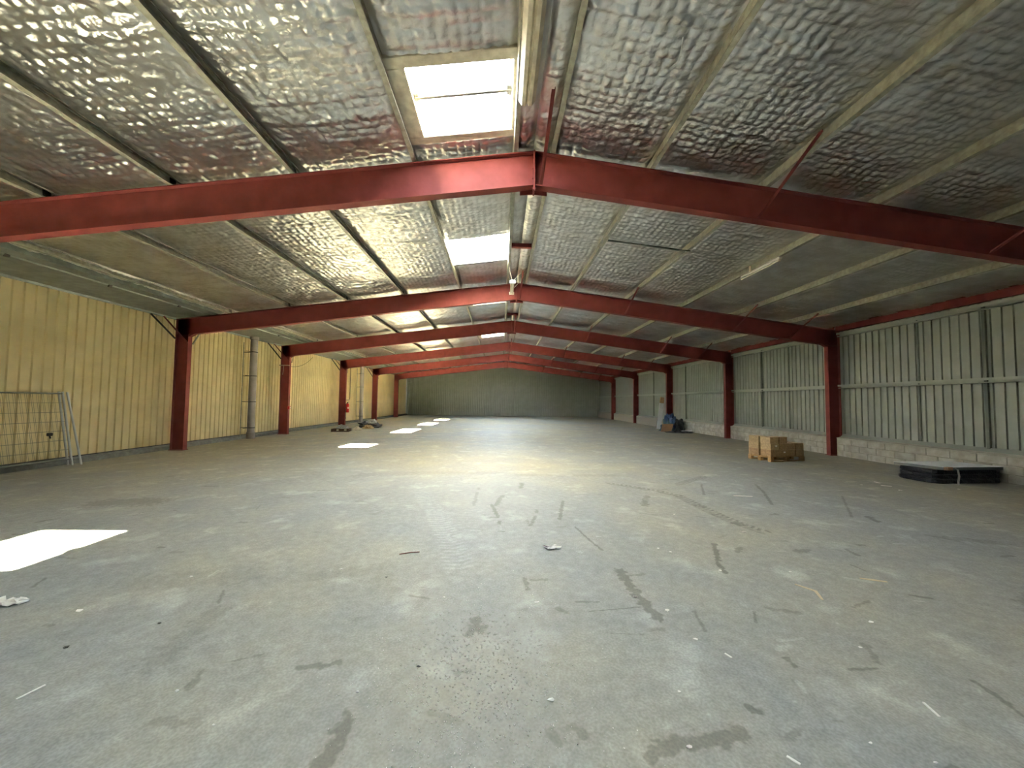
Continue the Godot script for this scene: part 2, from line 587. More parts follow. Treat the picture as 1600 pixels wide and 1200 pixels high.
# ---------- walls ----------
# one ribbed sheet standing on a line of constant x, from z0 to z1; face points along dir (+1 / -1)
func ribbed_sheet(x: float, y0: float, y1: float, z0: float, z1: float, dir: float, pitch: float, flat: float, depth: float) -> MB:
	var mb := MB.new()
	var prof := []
	var z := z0
	while z < z1 - 0.001:
		var sl := (pitch - flat) * 0.18
		for q: Array in [[0.0, 0.0], [flat, 0.0], [flat + sl, depth], [pitch - sl, depth]]:
			if z + q[0] < z1:
				prof.append(Vector2(z + q[0], x - dir * q[1]))
		z += pitch
	prof.append(Vector2(z1, x))
	for i in prof.size() - 1:
		var a: Vector2 = prof[i]
		var b: Vector2 = prof[i + 1]
		var d := b - a
		var hint := Vector3(d.x, 0, -d.y) * dir
		mb.quad(Vector3(a.y, y0, a.x), Vector3(b.y, y0, b.x), Vector3(b.y, y1, b.x), Vector3(a.y, y1, a.x), hint)
		# back face, so that the sheet has thickness
		var t := dir * 0.006
		mb.quad(Vector3(a.y - t, y0, a.x), Vector3(b.y - t, y0, b.x), Vector3(b.y - t, y1, b.x), Vector3(a.y - t, y1, a.x), -hint)
	return mb


func sheets(parent: Node, x: float, y0: float, y1: float, dir: float, pitch: float, flat: float, depth: float, m: Material) -> void:
	var z := FAR_Z
	var w := pitch * 5.0
	while z < REAR_Z - 0.01:
		var z1 := minf(z + w, REAR_Z)
		put("cladding_sheet", ribbed_sheet(x, y0, y1, z, z1, dir, pitch, flat, depth), m, parent)
		z = z1


func build_left_wall() -> void:
	var w := structure("wall_left", "cream ribbed metal sheet wall along the left side, on a low concrete kerb")
	sheets(w, WALL_L, 0.13, 4.02, 1.0, 0.206, 0.156, 0.034, M["cream_sheet"])
	var k := MB.new()
	k.extrude(PackedVector2Array([Vector2(WALL_L - 0.12, 0), Vector2(-9.84, 0), Vector2(-9.86, 0.10), Vector2(-9.94, 0.13), Vector2(WALL_L - 0.12, 0.13)]), Vector3(0, 0, FAR_Z), Vector3.RIGHT, Vector3.UP, Vector3(0, 0, REAR_Z - FAR_Z))
	put("kerb", k, M["kerb"], w)
	var b := MB.new()
	b.box(Vector3(WALL_L - 0.16, 2.3, (FAR_Z + REAR_Z) * 0.5), Vector3(0.1, 4.6, REAR_Z - FAR_Z))
	put("outer_skin", b, M["deck"], w)
	var s := MB.new()
	s.box(Vector3(WALL_L + 0.012, 0.142, (FAR_Z + REAR_Z) * 0.5), Vector3(0.05, 0.02, REAR_Z - FAR_Z))
	put("base_strip", s, M["dark_iron"], w)


func build_right_wall() -> void:
	var w := structure("wall_right", "grey ribbed metal sheet wall on low concrete block base along the right side")
	sheets(w, WALL_R, 0.62, 3.92, -1.0, 0.19, 0.148, 0.03, M["grey_sheet"])
	var b := MB.new()
	b.box(Vector3(WALL_R + 0.16, 2.3, (FAR_Z + REAR_Z) * 0.5), Vector3(0.1, 4.6, REAR_Z - FAR_Z))
	put("outer_skin", b, M["deck"], w)
	# block base: three courses, the bays between the columns
	var face := 10.375
	var inner := 10.56
	var zs := [REAR_Z] + FRAME_Z + [FAR_Z]
	var core := MB.new()
	var cap := MB.new()
	for i in zs.size() - 1:
		var z0: float = zs[i + 1] + (0.09 if i < zs.size() - 2 else 0.0)
		var z1: float = zs[i] - (0.09 if i > 0 else 0.0)
		core.box(Vector3((face + 0.012 + WALL_R + 0.1) * 0.5, 0.27, (z0 + z1) * 0.5), Vector3(WALL_R + 0.1 - face - 0.012, 0.54, z1 - z0))
		cap.extrude(PackedVector2Array([Vector2(face - 0.004, 0.535), Vector2(face - 0.004, 0.556), Vector2(face + 0.05, 0.566), Vector2(inner, 0.60), Vector2(inner, 0.535)]), Vector3(0, 0, z0), Vector3.RIGHT, Vector3.UP, Vector3(0, 0, z1 - z0))
	put("block_core", core, M["mortar"], w)
	put("mortar_cap", cap, M["block"], w)
	var shades := []
	for i in 4:
		var m: StandardMaterial3D = M["block"].duplicate()
		m.albedo_color = [Color(0.68, 0.675, 0.64), Color(0.665, 0.66, 0.625), Color(0.70, 0.695, 0.66), Color(0.65, 0.65, 0.62)][i]
		shades.append(m)
	for i in range(0, 4):
		var z0: float = zs[i + 1] + 0.09
		var z1: float = zs[i] - (0.09 if i > 0 else 0.0)
		if i == 0:
			z1 = -2.0
		for row in 3:
			var z := z0 - (0.25 if row % 2 else 0.0)
			while z < z1 - 0.03:
				var a := maxf(z, z0)
				var e := minf(z + 0.49, z1)
				if e - a > 0.06:
					var mb := MB.new()
					var proud := rng.randf_range(-0.003, 0.003)
					var shade: Material = shades[rng.randi() % 4]
					mb.box(Vector3(face + 0.02 + proud, 0.004 + row * 0.178 + 0.086, (a + e) * 0.5), Vector3(0.04, 0.168, e - a - 0.006), Basis.IDENTITY, 0.006)
					put("block", mb, shade, w)
				z += 0.5
	# sheet flashing on the block base, rails and posts
	for i in zs.size() - 1:
		var z0: float = zs[i + 1] + (0.10 if i < zs.size() - 2 else 0.0)
		var z1: float = zs[i] - (0.10 if i > 0 else 0.0)
		var f := MB.new()
		f.extrude(PackedVector2Array([Vector2(10.50, 0.59), Vector2(10.51, 0.587), Vector2(10.575, 0.655), Vector2(10.595, 0.655), Vector2(10.595, 0.67), Vector2(10.565, 0.67)]), Vector3(0, 0, z0), Vector3.RIGHT, Vector3.UP, Vector3(0, 0, z1 - z0))
		put("base_flashing", f, M["grey_sheet"], w)
		for q: Array in [["wall_rail", 2.13, 0.055], ["eave_rail", 3.74, 0.06]]:
			var g := MB.new()
			var hh: float = q[2]
			g.extrude(PackedVector2Array([Vector2(10.585, -hh), Vector2(10.46, -hh), Vector2(10.46, -hh + 0.02), Vector2(10.465, -hh + 0.02), Vector2(10.465, -hh + 0.006), Vector2(10.579, -hh + 0.006), Vector2(10.579, hh - 0.006), Vector2(10.445, hh - 0.006), Vector2(10.445, 0.0), Vector2(10.44, 0.0), Vector2(10.44, hh), Vector2(10.585, hh)]), Vector3(0, q[1], z0), Vector3.RIGHT, Vector3.UP, Vector3(0, 0, z1 - z0))
			put(q[0], g, M["rail_grey"], w)
	for z: float in [-8.06, -15.25, -21.7, -26.3, -2.2]:
		var p := MB.new()
		p.box(Vector3(10.572, 2.2, z), Vector3(0.045, 3.1, 0.06), Basis.IDENTITY, 0.004)
		put("wall_post", p, M["post_dark"], w)
	for z: float in [-9.42, -13.8]:
		var p := MB.new()
		p.box(Vector3(10.588, 2.2, z), Vector3(0.02, 3.1, 0.035))
		put("lap_strip", p, M["post_dark"], w)


func build_end_walls() -> void:
	var w := structure("wall_far", "grey ribbed metal end wall at the far end of the hall")
	var m := MB.new()
	var x := -10.0
	while x < 10.55:
		var x1 := minf(x + 0.19, 10.55)
		var ytop := minf(roof_y(x), roof_y(x1)) + 0.15
		var mid := x + 0.135
		for q: Array in [[x, 0.0, mid, 0.0], [mid, 0.0, mid + 0.02, -0.032], [mid + 0.02, -0.032, x1, 0.0]]:
			m.quad(Vector3(q[0], 0, FAR_Z + 0.05 + q[1]), Vector3(q[2], 0, FAR_Z + 0.05 + q[3]), Vector3(q[2], ytop, FAR_Z + 0.05 + q[3]), Vector3(q[0], ytop, FAR_Z + 0.05 + q[1]), Vector3(0, 0, 1))
		x = x1
	put("cladding", m, M["grey_sheet"], w)
	var b := MB.new()
	b.box(Vector3(0.3, 2.8, FAR_Z - 0.12), Vector3(21.4, 5.6, 0.1))
	put("outer_skin", b, M["deck"], w)
	# behind the camera
	var r := structure("wall_rear", "dark sheet wall behind the camera")
	var rb := MB.new()
	rb.box(Vector3(0.25, 2.8, REAR_Z + 0.1), Vector3(21.4, 5.6, 0.2))
	put("wall_panel", rb, M["post_dark"], r)


# ---------- ceiling: quilted foil blankets between the purlins, metal deck above ----------
var n_swag: FastNoiseLite
var n_warp: FastNoiseLite
var n_crease: FastNoiseLite


func foil_drop(o: float, t: float, z: float, side: float, quilt: float) -> float:
	var x := o * side
	var e := smoothed(0.0, 0.07, t) * smoothed(0.0, 0.07, 1.0 - t)
	var sw := n_swag.get_noise_2d(x * 14.0, z * 100.0)
	var wx := n_warp.get_noise_2d(x * 100.0, z * 100.0)
	var wz := n_warp.get_noise_2d(x * 100.0 + 900.0, z * 100.0)
	var cell := 0.112
	var u := (x + wx * 0.014) / cell
	var w := (z + wz * 0.014) / cell
	var pill := pow(absf(sin(PI * u) * sin(PI * w)) + 0.0001, 0.5)
	var lap := fposmod(z + wz * 0.06 + 40.0, 1.2)
	var seam := exp(-pow((lap - 0.6) / 0.03, 2.0)) * 0.012
	var cr := n_crease.get_noise_2d(x * 100.0, z * 100.0)
	return (0.035 * 4.0 * t * (1.0 - t) + 0.034 * sw + 0.013 * cr + seam + quilt * 0.019 * pill * (0.8 + 0.75 * n_swag.get_noise_2d(x * 60.0 + 500.0, z * 60.0))) * e


func blanket(side: float, o0: float, o1: float, z0: float, z1: float, step: float, quilt: float) -> ArrayMesh:
	var nu := maxi(4, int(round((o1 - o0) / step)))
	var nz := maxi(2, int(round((z1 - z0) / step)))
	var vs := PackedVector3Array()
	var ns := PackedVector3Array()
	vs.resize((nu + 1) * (nz + 1))
	ns.resize((nu + 1) * (nz + 1))
	for j in nz + 1:
		var z := lerpf(z0, z1, float(j) / nz)
		for i in nu + 1:
			var t := float(i) / nu
			var o := lerpf(o0, o1, t)
			vs[j * (nu + 1) + i] = Vector3(RIDGE_X + side * o, RIDGE_Y - SLOPE * o + PURLIN_H - foil_drop(o, t, z, side, quilt), z)
	for j in nz + 1:
		for i in nu + 1:
			var a := vs[j * (nu + 1) + mini(i + 1, nu)] - vs[j * (nu + 1) + maxi(i - 1, 0)]
			var b := vs[mini(j + 1, nz) * (nu + 1) + i] - vs[maxi(j - 1, 0) * (nu + 1) + i]
			var k := a.cross(b).normalized()
			ns[j * (nu + 1) + i] = k if k.y < 0.0 else -k
	var idx := PackedInt32Array()
	idx.resize(nu * nz * 6)
	var at := 0
	for j in nz:
		for i in nu:
			var p := j * (nu + 1) + i
			var q := [p, p + 1, p + nu + 2, p + nu + 1]
			var order := [0, 2, 1, 0, 3, 2] if side > 0.0 else [0, 1, 2, 0, 2, 3]
			for k: int in order:
				idx[at] = q[k]
				at += 1
	var a := []
	a.resize(Mesh.ARRAY_MAX)
	a[Mesh.ARRAY_VERTEX] = vs
	a[Mesh.ARRAY_NORMAL] = ns
	a[Mesh.ARRAY_INDEX] = idx
	var m := ArrayMesh.new()
	m.add_surface_from_arrays(Mesh.PRIMITIVE_TRIANGLES, a)
	return m


# z ranges of the roof windows in the strip left of the ridge (all between offsets 0.27 and 1.73)
const WINDOWS := [[-5.2, -3.85], [-9.98, -8.38], [-14.3, -12.95], [0.1, 1.45], [-21.6, -18.8], [-27.6, -24.8], [-33.4, -30.6]]


func build_ceiling() -> void:
	n_swag = noise(0.012, 3, 51)
	n_warp = noise(0.02, 2, 52)
	n_crease = noise(0.06, 3, 53)
	var c := structure("ceiling", "silver quilted foil insulation under a shallow pitched roof")
	var edges := [0.0] + OFFSETS
	var deck := MB.new()
	for side: float in [-1.0, 1.0]:
		for i in edges.size():
			var o0: float = edges[i]
			var o1: float = edges[i + 1] if i < edges.size() - 1 else (8.98 if side < 0.0 else 10.12)
			var cuts := [FAR_Z, -24.0, -13.0, -6.6, -2.6, REAR_Z]
			for k in cuts.size() - 1:
				var spans := [[cuts[k], cuts[k + 1]]]
				if side < 0.0 and i == 1:
					for wz: Array in WINDOWS:
						var next := []
						for s: Array in spans:
							if wz[1] <= s[0] or wz[0] >= s[1]:
								next.append(s)
							else:
								if wz[0] > s[0]: next.append([s[0], wz[0]])
								if wz[1] < s[1]: next.append([wz[1], s[1]])
						spans = next
				for s: Array in spans:
					var st: float = [0.14, 0.05, 0.026, 0.0185, 0.16][k]
					put_mesh("foil_blanket", blanket(side, o0, o1, s[0], s[1], st, [0.0, 0.8, 1.0, 1.0, 0.0][k]), M["foil"], c)
					var ua := Vector3(side, -SLOPE, 0).normalized()
					var ub := Vector3(SLOPE * side, 1, 0).normalized()
					var om := (o0 + o1) * 0.5
					deck.box(Vector3(RIDGE_X + side * om, RIDGE_Y - SLOPE * om + PURLIN_H + 0.1, (s[0] + s[1]) * 0.5), Vector3((o1 - o0) * 1.009 + 0.01, 0.03, s[1] - s[0]), Basis(ua, ub, ua.cross(ub)))
	put("roof_deck", deck, M["deck"], c)
	var ends := MB.new()
	ends.box(Vector3(-9.62, 4.36, (FAR_Z + REAR_Z) * 0.5), Vector3(1.5, 0.08, REAR_Z - FAR_Z))
	ends.box(Vector3(10.8, 4.08, (FAR_Z + REAR_Z) * 0.5), Vector3(0.6, 0.08, REAR_Z - FAR_Z))
	put("roof_edge", ends, M["deck"], c)


func build_windows() -> void:
	var names := ["window_1", "window_2", "window_3", "window_4", "window_5", "window_6", "window_7"]
	var labels := ["open roof window with cream lining and a crossbar, nearest in the ceiling", "flush white translucent roof panel beyond the nearest red rafter", "roof window far down the hall, third along the ridge", "roof window above and behind the camera", "fourth roof window down the hall", "fifth roof window down the hall", "last roof window before the end wall"]
	for i in WINDOWS.size():
		var w := structure(names[i], labels[i])
		var zc: float = (WINDOWS[i][0] + WINDOWS[i][1]) * 0.5
		var dz: float = WINDOWS[i][1] - WINDOWS[i][0]
		var o := 1.0
		w.position = Vector3(RIDGE_X - o, RIDGE_Y - SLOPE * o + PURLIN_H, zc)
		w.rotation.z = atan(SLOPE)
		var hw := 0.735
		if i == 1:
			var s := MB.new()
			# shallow ribbed translucent sheet
			var n := 12
			for k in n:
				var x0 := lerpf(-hw, hw, float(k) / n)
				var x1 := lerpf(-hw, hw, float(k + 1) / n)
				var xm := (x0 + x1) * 0.5
				s.quad(Vector3(x0, 0.06, -dz * 0.5), Vector3(xm, 0.085, -dz * 0.5), Vector3(xm, 0.085, dz * 0.5), Vector3(x0, 0.06, dz * 0.5), Vector3.DOWN)
				s.quad(Vector3(xm, 0.085, -dz * 0.5), Vector3(x1, 0.06, -dz * 0.5), Vector3(x1, 0.06, dz * 0.5), Vector3(xm, 0.085, dz * 0.5), Vector3.DOWN)
			put("translucent_pane", s, M["opal_sheet"], w)
			var f := MB.new()
			for sg: float in [-1.0, 1.0]:
				f.box(Vector3(0, 0.03, sg * (dz * 0.5 - 0.012)), Vector3(hw * 2.0, 0.08, 0.024))
				f.box(Vector3(sg * (hw - 0.0), 0.03, 0), Vector3(0.02, 0.08, dz))
			put("trim_edge", f, M["white_paint"], w)
			continue
		# lining ring below, upstand, casement and dome
		var xa := -0.53
		var xb := 0.65
		var xm := (xa + xb) * 0.5
		var ix := (xb - xa) * 0.5
		var iz := dz * 0.5 - 0.14
		var cu := 0.07
		for sg: float in [-1.0, 1.0]:
			var a := MB.new()
			a.box(Vector3(0, -0.02, sg * (iz + dz * 0.5) * 0.5), Vector3(hw * 2.0, 0.05, dz * 0.5 - iz), Basis.IDENTITY, 0.006)
			put("lining_board", a, M["timber"], w)
			var b := MB.new()
			var b0 := xb if sg > 0.0 else -hw
			var b1 := hw if sg > 0.0 else xa
			b.box(Vector3((b0 + b1) * 0.5, -0.02, 0), Vector3(b1 - b0, 0.05, iz * 2.0), Basis.IDENTITY, 0.006)
			put("lining_board", b, M["timber"], w)
			var u := MB.new()
			u.box(Vector3(xm, cu * 0.5, sg * (iz + 0.02)), Vector3(ix * 2.0 + 0.08, cu, 0.04))
			put("upstand", u, M["white_paint"], w)
			var v := MB.new()
			v.box(Vector3(xm + sg * (ix + 0.02), cu * 0.5, 0), Vector3(0.04, cu, iz * 2.0))
			put("upstand", v, M["white_paint"], w)
			var e := MB.new()
			e.box(Vector3(xm, cu, sg * (iz - 0.015)), Vector3(ix * 2.0, 0.025, 0.03), Basis.IDENTITY, 0.004)
			e.box(Vector3(xm + sg * (ix - 0.015), cu, 0), Vector3(0.03, 0.025, iz * 2.0 - 0.06), Basis.IDENTITY, 0.004)
			put("casement", e, M["white_paint"], w)
		var d := MB.new()
		var n := 10
		for j in n:
			for k in n:
				var q := []
				for c: Array in [[j, k], [j + 1, k], [j + 1, k + 1], [j, k + 1]]:
					var a := float(c[0]) / n * 2.0 - 1.0
					var b := float(c[1]) / n * 2.0 - 1.0
					q.append(Vector3(xm + a * (ix + 0.03), cu + 0.012 + 0.16 * (1.0 - a * a) * (1.0 - b * b), b * (iz + 0.03)))
				d.quad(q[0], q[1], q[2], q[3], Vector3.UP)
		put("dome_pane", d, M["clear_pane"], w)
		if i == 0:
			var bar := MB.new()
			bar.box(Vector3(xm, 0.03, 0.05), Vector3(ix * 2.0, 0.045, 0.05), Basis.IDENTITY, 0.008)
			var cb := put("crossbar", bar, M["galvanised"], w)
			for sg: float in [-1.0, 1.0]:
				var br := MB.new()
				br.box(Vector3(xm + sg * (ix - 0.035), 0.05, 0.05), Vector3(0.05, 0.07, 0.15), Basis.IDENTITY, 0.006)
				put("bracket", br, M["galvanised"], cb)
			var ac := MB.new()
			ac.tube([Vector3(0.16, 0.08, 0.05), Vector3(0.02, 0.15, 0.0)], 0.018, 10)
			ac.tube([Vector3(0.02, 0.15, 0.0), Vector3(-0.09, 0.2, -0.02)], 0.01, 8)
			put("opener_strut", ac, M["steel_tube"], cb)


# ---------- red portal frames ----------
func i_section(d: float, b: float, tf: float, tw: float) -> PackedVector2Array:
	var h := d * 0.5
	var w := b * 0.5
	var t := tw * 0.5
	return PackedVector2Array([Vector2(-w, -h), Vector2(w, -h), Vector2(w, -h + tf), Vector2(t, -h + tf), Vector2(t, h - tf), Vector2(w, h - tf), Vector2(w, h), Vector2(-w, h), Vector2(-w, h - tf), Vector2(-t, h - tf), Vector2(-t, -h + tf), Vector2(-w, -h + tf)])


func slab_along(a: Vector3, b: Vector3, thick: float, z0: float, z1: float) -> MB:
	var mb := MB.new()
	var d := (b - a)
	var nrm := Vector3(-d.y, d.x, 0).normalized() * thick
	var poly := PackedVector2Array([Vector2(a.x, a.y), Vector2(b.x, b.y), Vector2(b.x + nrm.x, b.y + nrm.y), Vector2(a.x + nrm.x, a.y + nrm.y)])
	mb.extrude(poly, Vector3(0, 0, z0), Vector3.RIGHT, Vector3.UP, Vector3(0, 0, z1 - z0))
	return mb


func build_frames() -> void:
	var where := ["nearest red portal frame, its rafters crossing the whole view below the first roof window",
		"second red portal frame, first with both columns in view, beyond the carton pallet",
		"third red portal frame from the camera, a grey downpipe before its left column",
		"fourth red portal frame, with a fire extinguisher on its left column",
		"fifth red portal frame, far down the hall behind the small heaps",
		"sixth red portal frame, last one before the end wall"]
	for i in FRAME_Z.size():
		var z: float = FRAME_Z[i]
		var f := thing("portal_frame", where[i], "steel frame", Vector3(0, 0, z), "red portal frames of the hall")
		for side: float in [-1.0, 1.0]:
			var inx := LEFT_IN if side < 0.0 else RIGHT_IN
			var outx := inx + side * COLUMN_DEPTH
			var top := roof_y(outx)
			# column: web and two flanges
			var c := MB.new()
			c.box(Vector3((inx + outx) * 0.5, top * 0.5, 0), Vector3(COLUMN_DEPTH - 0.028, top, 0.010))
			var col := put("column", c, M["red_paint"], f)
			var fi := MB.new()
			var ytop_in := roof_y(inx) - RAFTER_DEPTH
			fi.box(Vector3(inx + side * 0.007, ytop_in * 0.5, 0), Vector3(0.014, ytop_in, FLANGE), Basis.IDENTITY, 0.002)
			put("flange", fi, M["red_paint"], col)
			var fo := MB.new()
			fo.box(Vector3(outx - side * 0.007, top * 0.5, 0), Vector3(0.014, top, FLANGE), Basis.IDENTITY, 0.002)
			put("flange", fo, M["red_paint"], col)
			var bp := MB.new()
			bp.box(Vector3((inx + outx) * 0.5, 0.009, 0), Vector3(COLUMN_DEPTH + 0.04, 0.018, FLANGE + 0.05), Basis.IDENTITY, 0.003)
			put("base_plate", bp, M["red_paint"], col)
			# rafter: web and two flanges
			var a := Vector3(RIDGE_X + side * 0.012, RIDGE_Y, 0)
			var e := Vector3(outx, roof_y(outx), 0)
			var r := MB.new()
			r.extrude(PackedVector2Array([Vector2(a.x, a.y - 0.01), Vector2(e.x, e.y - 0.01), Vector2(e.x, e.y - RAFTER_DEPTH + 0.01), Vector2(a.x, a.y - RAFTER_DEPTH + 0.01)]), Vector3(0, 0, -0.005), Vector3.RIGHT, Vector3.UP, Vector3(0, 0, 0.010))
			var raf := put("rafter", r, M["red_paint"], f)
			for lv: float in [0.0, RAFTER_DEPTH]:
				var fl := MB.new()
				var th := -0.015 if lv == 0.0 else 0.015
				var ex := e.x if lv == 0.0 else inx
				fl.extrude(PackedVector2Array([Vector2(a.x, RIDGE_Y - lv), Vector2(ex, roof_y(ex) - lv), Vector2(ex, roof_y(ex) - lv + th), Vector2(a.x, RIDGE_Y - lv + th)]), Vector3(0, 0, -FLANGE * 0.5), Vector3.RIGHT, Vector3.UP, Vector3(0, 0, FLANGE))
				put("flange", fl, M["red_paint"], raf)
			# end plate of the rafter at the ridge, with bolts, and the little toe under it
			var ep := MB.new()
			ep.box(Vector3(RIDGE_X + side * 0.006, RIDGE_Y - 0.29, 0), Vector3(0.011, 0.60, FLANGE + 0.02), Basis.IDENTITY, 0.002)
			put("ridge_plate", ep, M["red_paint"], raf)
			var toe := MB.new()
			toe.extrude(PackedVector2Array([Vector2(RIDGE_X + side * 0.012, RIDGE_Y - RAFTER_DEPTH), Vector2(RIDGE_X + side * 0.20, RIDGE_Y - RAFTER_DEPTH - 0.026), Vector2(RIDGE_X + side * 0.20, RIDGE_Y - RAFTER_DEPTH - 0.085), Vector2(RIDGE_X + side * 0.012, RIDGE_Y - RAFTER_DEPTH - 0.07)]), Vector3(0, 0, -0.075), Vector3.RIGHT, Vector3.UP, Vector3(0, 0, 0.012))
			put("stiffener", toe, M["red_paint"], raf)
			# knee: horizontal stiffener and a small haunch under the rafter
			var kn := MB.new()
			var yb := roof_y(inx) - RAFTER_DEPTH
			kn.extrude(PackedVector2Array([Vector2(inx, yb - 0.06), Vector2(inx - side * 0.16, yb + 0.02 * 1.0), Vector2(inx, yb + 0.02)]), Vector3(0, 0, -0.06), Vector3.RIGHT, Vector3.UP, Vector3(0, 0, 0.12))
			put("haunch", kn, M["red_paint"], raf)
			var st := MB.new()
			st.box(Vector3((inx + outx) * 0.5, yb - 0.02, 0), Vector3(COLUMN_DEPTH - 0.03, 0.014, FLANGE - 0.01))
			put("stiffener", st, M["red_paint"], col)
		if i < 4:
			var bolts := MB.new()
			for k in 4:
				for sx: float in [-1.0, 1.0]:
					for sz: float in [-1.0, 1.0]:
						bolts.tube([Vector3(RIDGE_X + sx * 0.012, RIDGE_Y - 0.1 - 0.15 * k, sz * 0.055), Vector3(RIDGE_X + sx * 0.030, RIDGE_Y - 0.1 - 0.15 * k, sz * 0.055)], 0.012, 6)
			put("bolts", bolts, M["red_paint"], f).set_meta("kind", "stuff")
		# angle braces from the bottom flange up to the purlins, on the camera side
		var offs := [0.10, 3.3, 6.80] if i == 0 else [0.10, 3.35, 6.75, 8.5]
		for o: float in offs:
			var x := RIDGE_X + o
			var p := Vector3(x, roof_y(x) - RAFTER_DEPTH + 0.02, 0.08)
			var q := Vector3(x + 0.03, roof_y(x) + 0.03, 1.16)
			var b := MB.new()
			b.bar(p, q, 0.045, 0.006)
			b.bar(p + Vector3(0.02, 0.02, 0), q + Vector3(0.02, 0.02, 0), 0.006, 0.045)
			put("brace", b, M["red_paint"], f)
		# thin struts from the left column up to the gutter
		if i >= 1 and i <= 4:
			for q: Array in [[Vector3(-9.33, 3.17, 0.10), Vector3(-9.93, 3.93, 0.25), "red_paint"], [Vector3(-9.70, 3.30, 0.10), Vector3(-9.98, 3.93, 0.62), "dark_iron"], [Vector3(-9.33, 3.17, -0.09), Vector3(-9.75, 3.95, -1.1), "galvanised"]]:
				var ks := MB.new()
				ks.bar(q[0], q[1], 0.035, 0.035)
				put("knee_strut", ks, M[q[2]], f)


func build_purlins() -> void:
	var words := ["beside the ridge", "second from the ridge", "third from the ridge", "fourth from the ridge", "fifth from the ridge", "sixth from the ridge"]
	for side: float in [-1.0, 1.0]:
		for i in OFFSETS.size():
			var o: float = OFFSETS[i]
			var x := RIDGE_X + side * o
			var y := roof_y(x)
			var s := "left" if side < 0.0 else "right"
			var p := thing("purlin", "galvanised purlin under the foil, %s on the %s slope" % [words[i], s], "purlin", Vector3(x, y, 0), "roof purlins running down the hall")
			var ua := Vector3(1, -SLOPE * side, 0).normalized()
			var ub := Vector3(SLOPE * side, 1, 0).normalized()
			var c := MB.new()
			var h := PURLIN_H
			# channel with lips; all of them open to the right
			c.extrude(PackedVector2Array([Vector2(-0.03, 0), Vector2(0.03, 0), Vector2(0.03, 0.018), Vector2(0.026, 0.018), Vector2(0.026, 0.004), Vector2(-0.026, 0.004), Vector2(-0.026, h - 0.004), Vector2(0.026, h - 0.004), Vector2(0.026, h - 0.018), Vector2(0.03, h - 0.018), Vector2(0.03, h), Vector2(-0.03, h)]), Vector3(0, 0.001, FAR_Z + 0.05), ua, ub, Vector3(0, 0, REAR_Z - 0.1 - FAR_Z))
			put("channel", c, M["galvanised"], p)
			for z: float in FRAME_Z.slice(0, 4):
				var cl := MB.new()
				cl.box(ua * -0.006 + ub * (h * 0.5) + Vector3(0, 0, z), Vector3(0.006, h * 0.88, 0.1), Basis(ua, ub, ua.cross(ub)))
				put("cleat", cl, M["dark_iron"], p)


func build_eaves() -> void:
	# left: wide internal gutter lying on the rafter ends
	var g := thing("eave_gutter", "wide dark galvanised gutter tray along the top of the left wall", "gutter", Vector3(0, 3.98, 0))
	var t := MB.new()
	t.extrude(PackedVector2Array([Vector2(-8.50, 0.28), Vector2(-8.50, 0.09), Vector2(-8.78, 0.075), Vector2(-8.80, 0.05), Vector2(-9.98, 0.0), Vector2(-10.0, -0.05), Vector2(-10.03, -0.05), Vector2(-10.03, 0.3), Vector2(-10.02, 0.3), Vector2(-10.02, 0.01), Vector2(-8.79, 0.06), Vector2(-8.77, 0.09), Vector2(-8.51, 0.10), Vector2(-8.51, 0.28)]), Vector3(0, 0.0, FAR_Z + 0.05), Vector3.RIGHT, Vector3.UP, Vector3(0, 0, REAR_Z - FAR_Z - 0.1))
	put("tray", t, M["gutter_steel"], g)
	for z: float in [-6.95, -8.75, -10.6, -13.5, -15.3]:
		var s := MB.new()
		s.box(Vector3(-8.79, 0.05, z), Vector3(0.05, 0.05, 0.07), Basis.IDENTITY, 0.006)
		put("clip", s, M["dark_iron"], g)
	# right: red beams between the column tops
	var names := ["above the nearest bay of the right wall, beside the camera", "above the black wrapped stack, between first and second frames", "above the right wall behind the carton pallet", "above the blue sacks, between third and fourth frames", "above the right wall beyond the leaning white board", "above the right wall in the last but one bay", "above the right wall in the last bay"]
	var zs := [REAR_Z] + FRAME_Z + [FAR_Z]
	for i in zs.size() - 1:
		var z0: float = zs[i + 1]
		var z1: float = zs[i]
		var b := thing("eave_beam", "dark red steel eave beam " + names[i], "beam", Vector3(10.49, 3.945, (z0 + z1) * 0.5), "red eave beams on the right")
		var l := z1 - z0 - 0.04
		var m := MB.new()
		m.extrude(i_section(0.20, 0.10, 0.009, 0.007), Vector3(0, 0, -l * 0.5), Vector3.RIGHT, Vector3.UP, Vector3(0, 0, l))
		put("section", m, M["red_paint"], b)

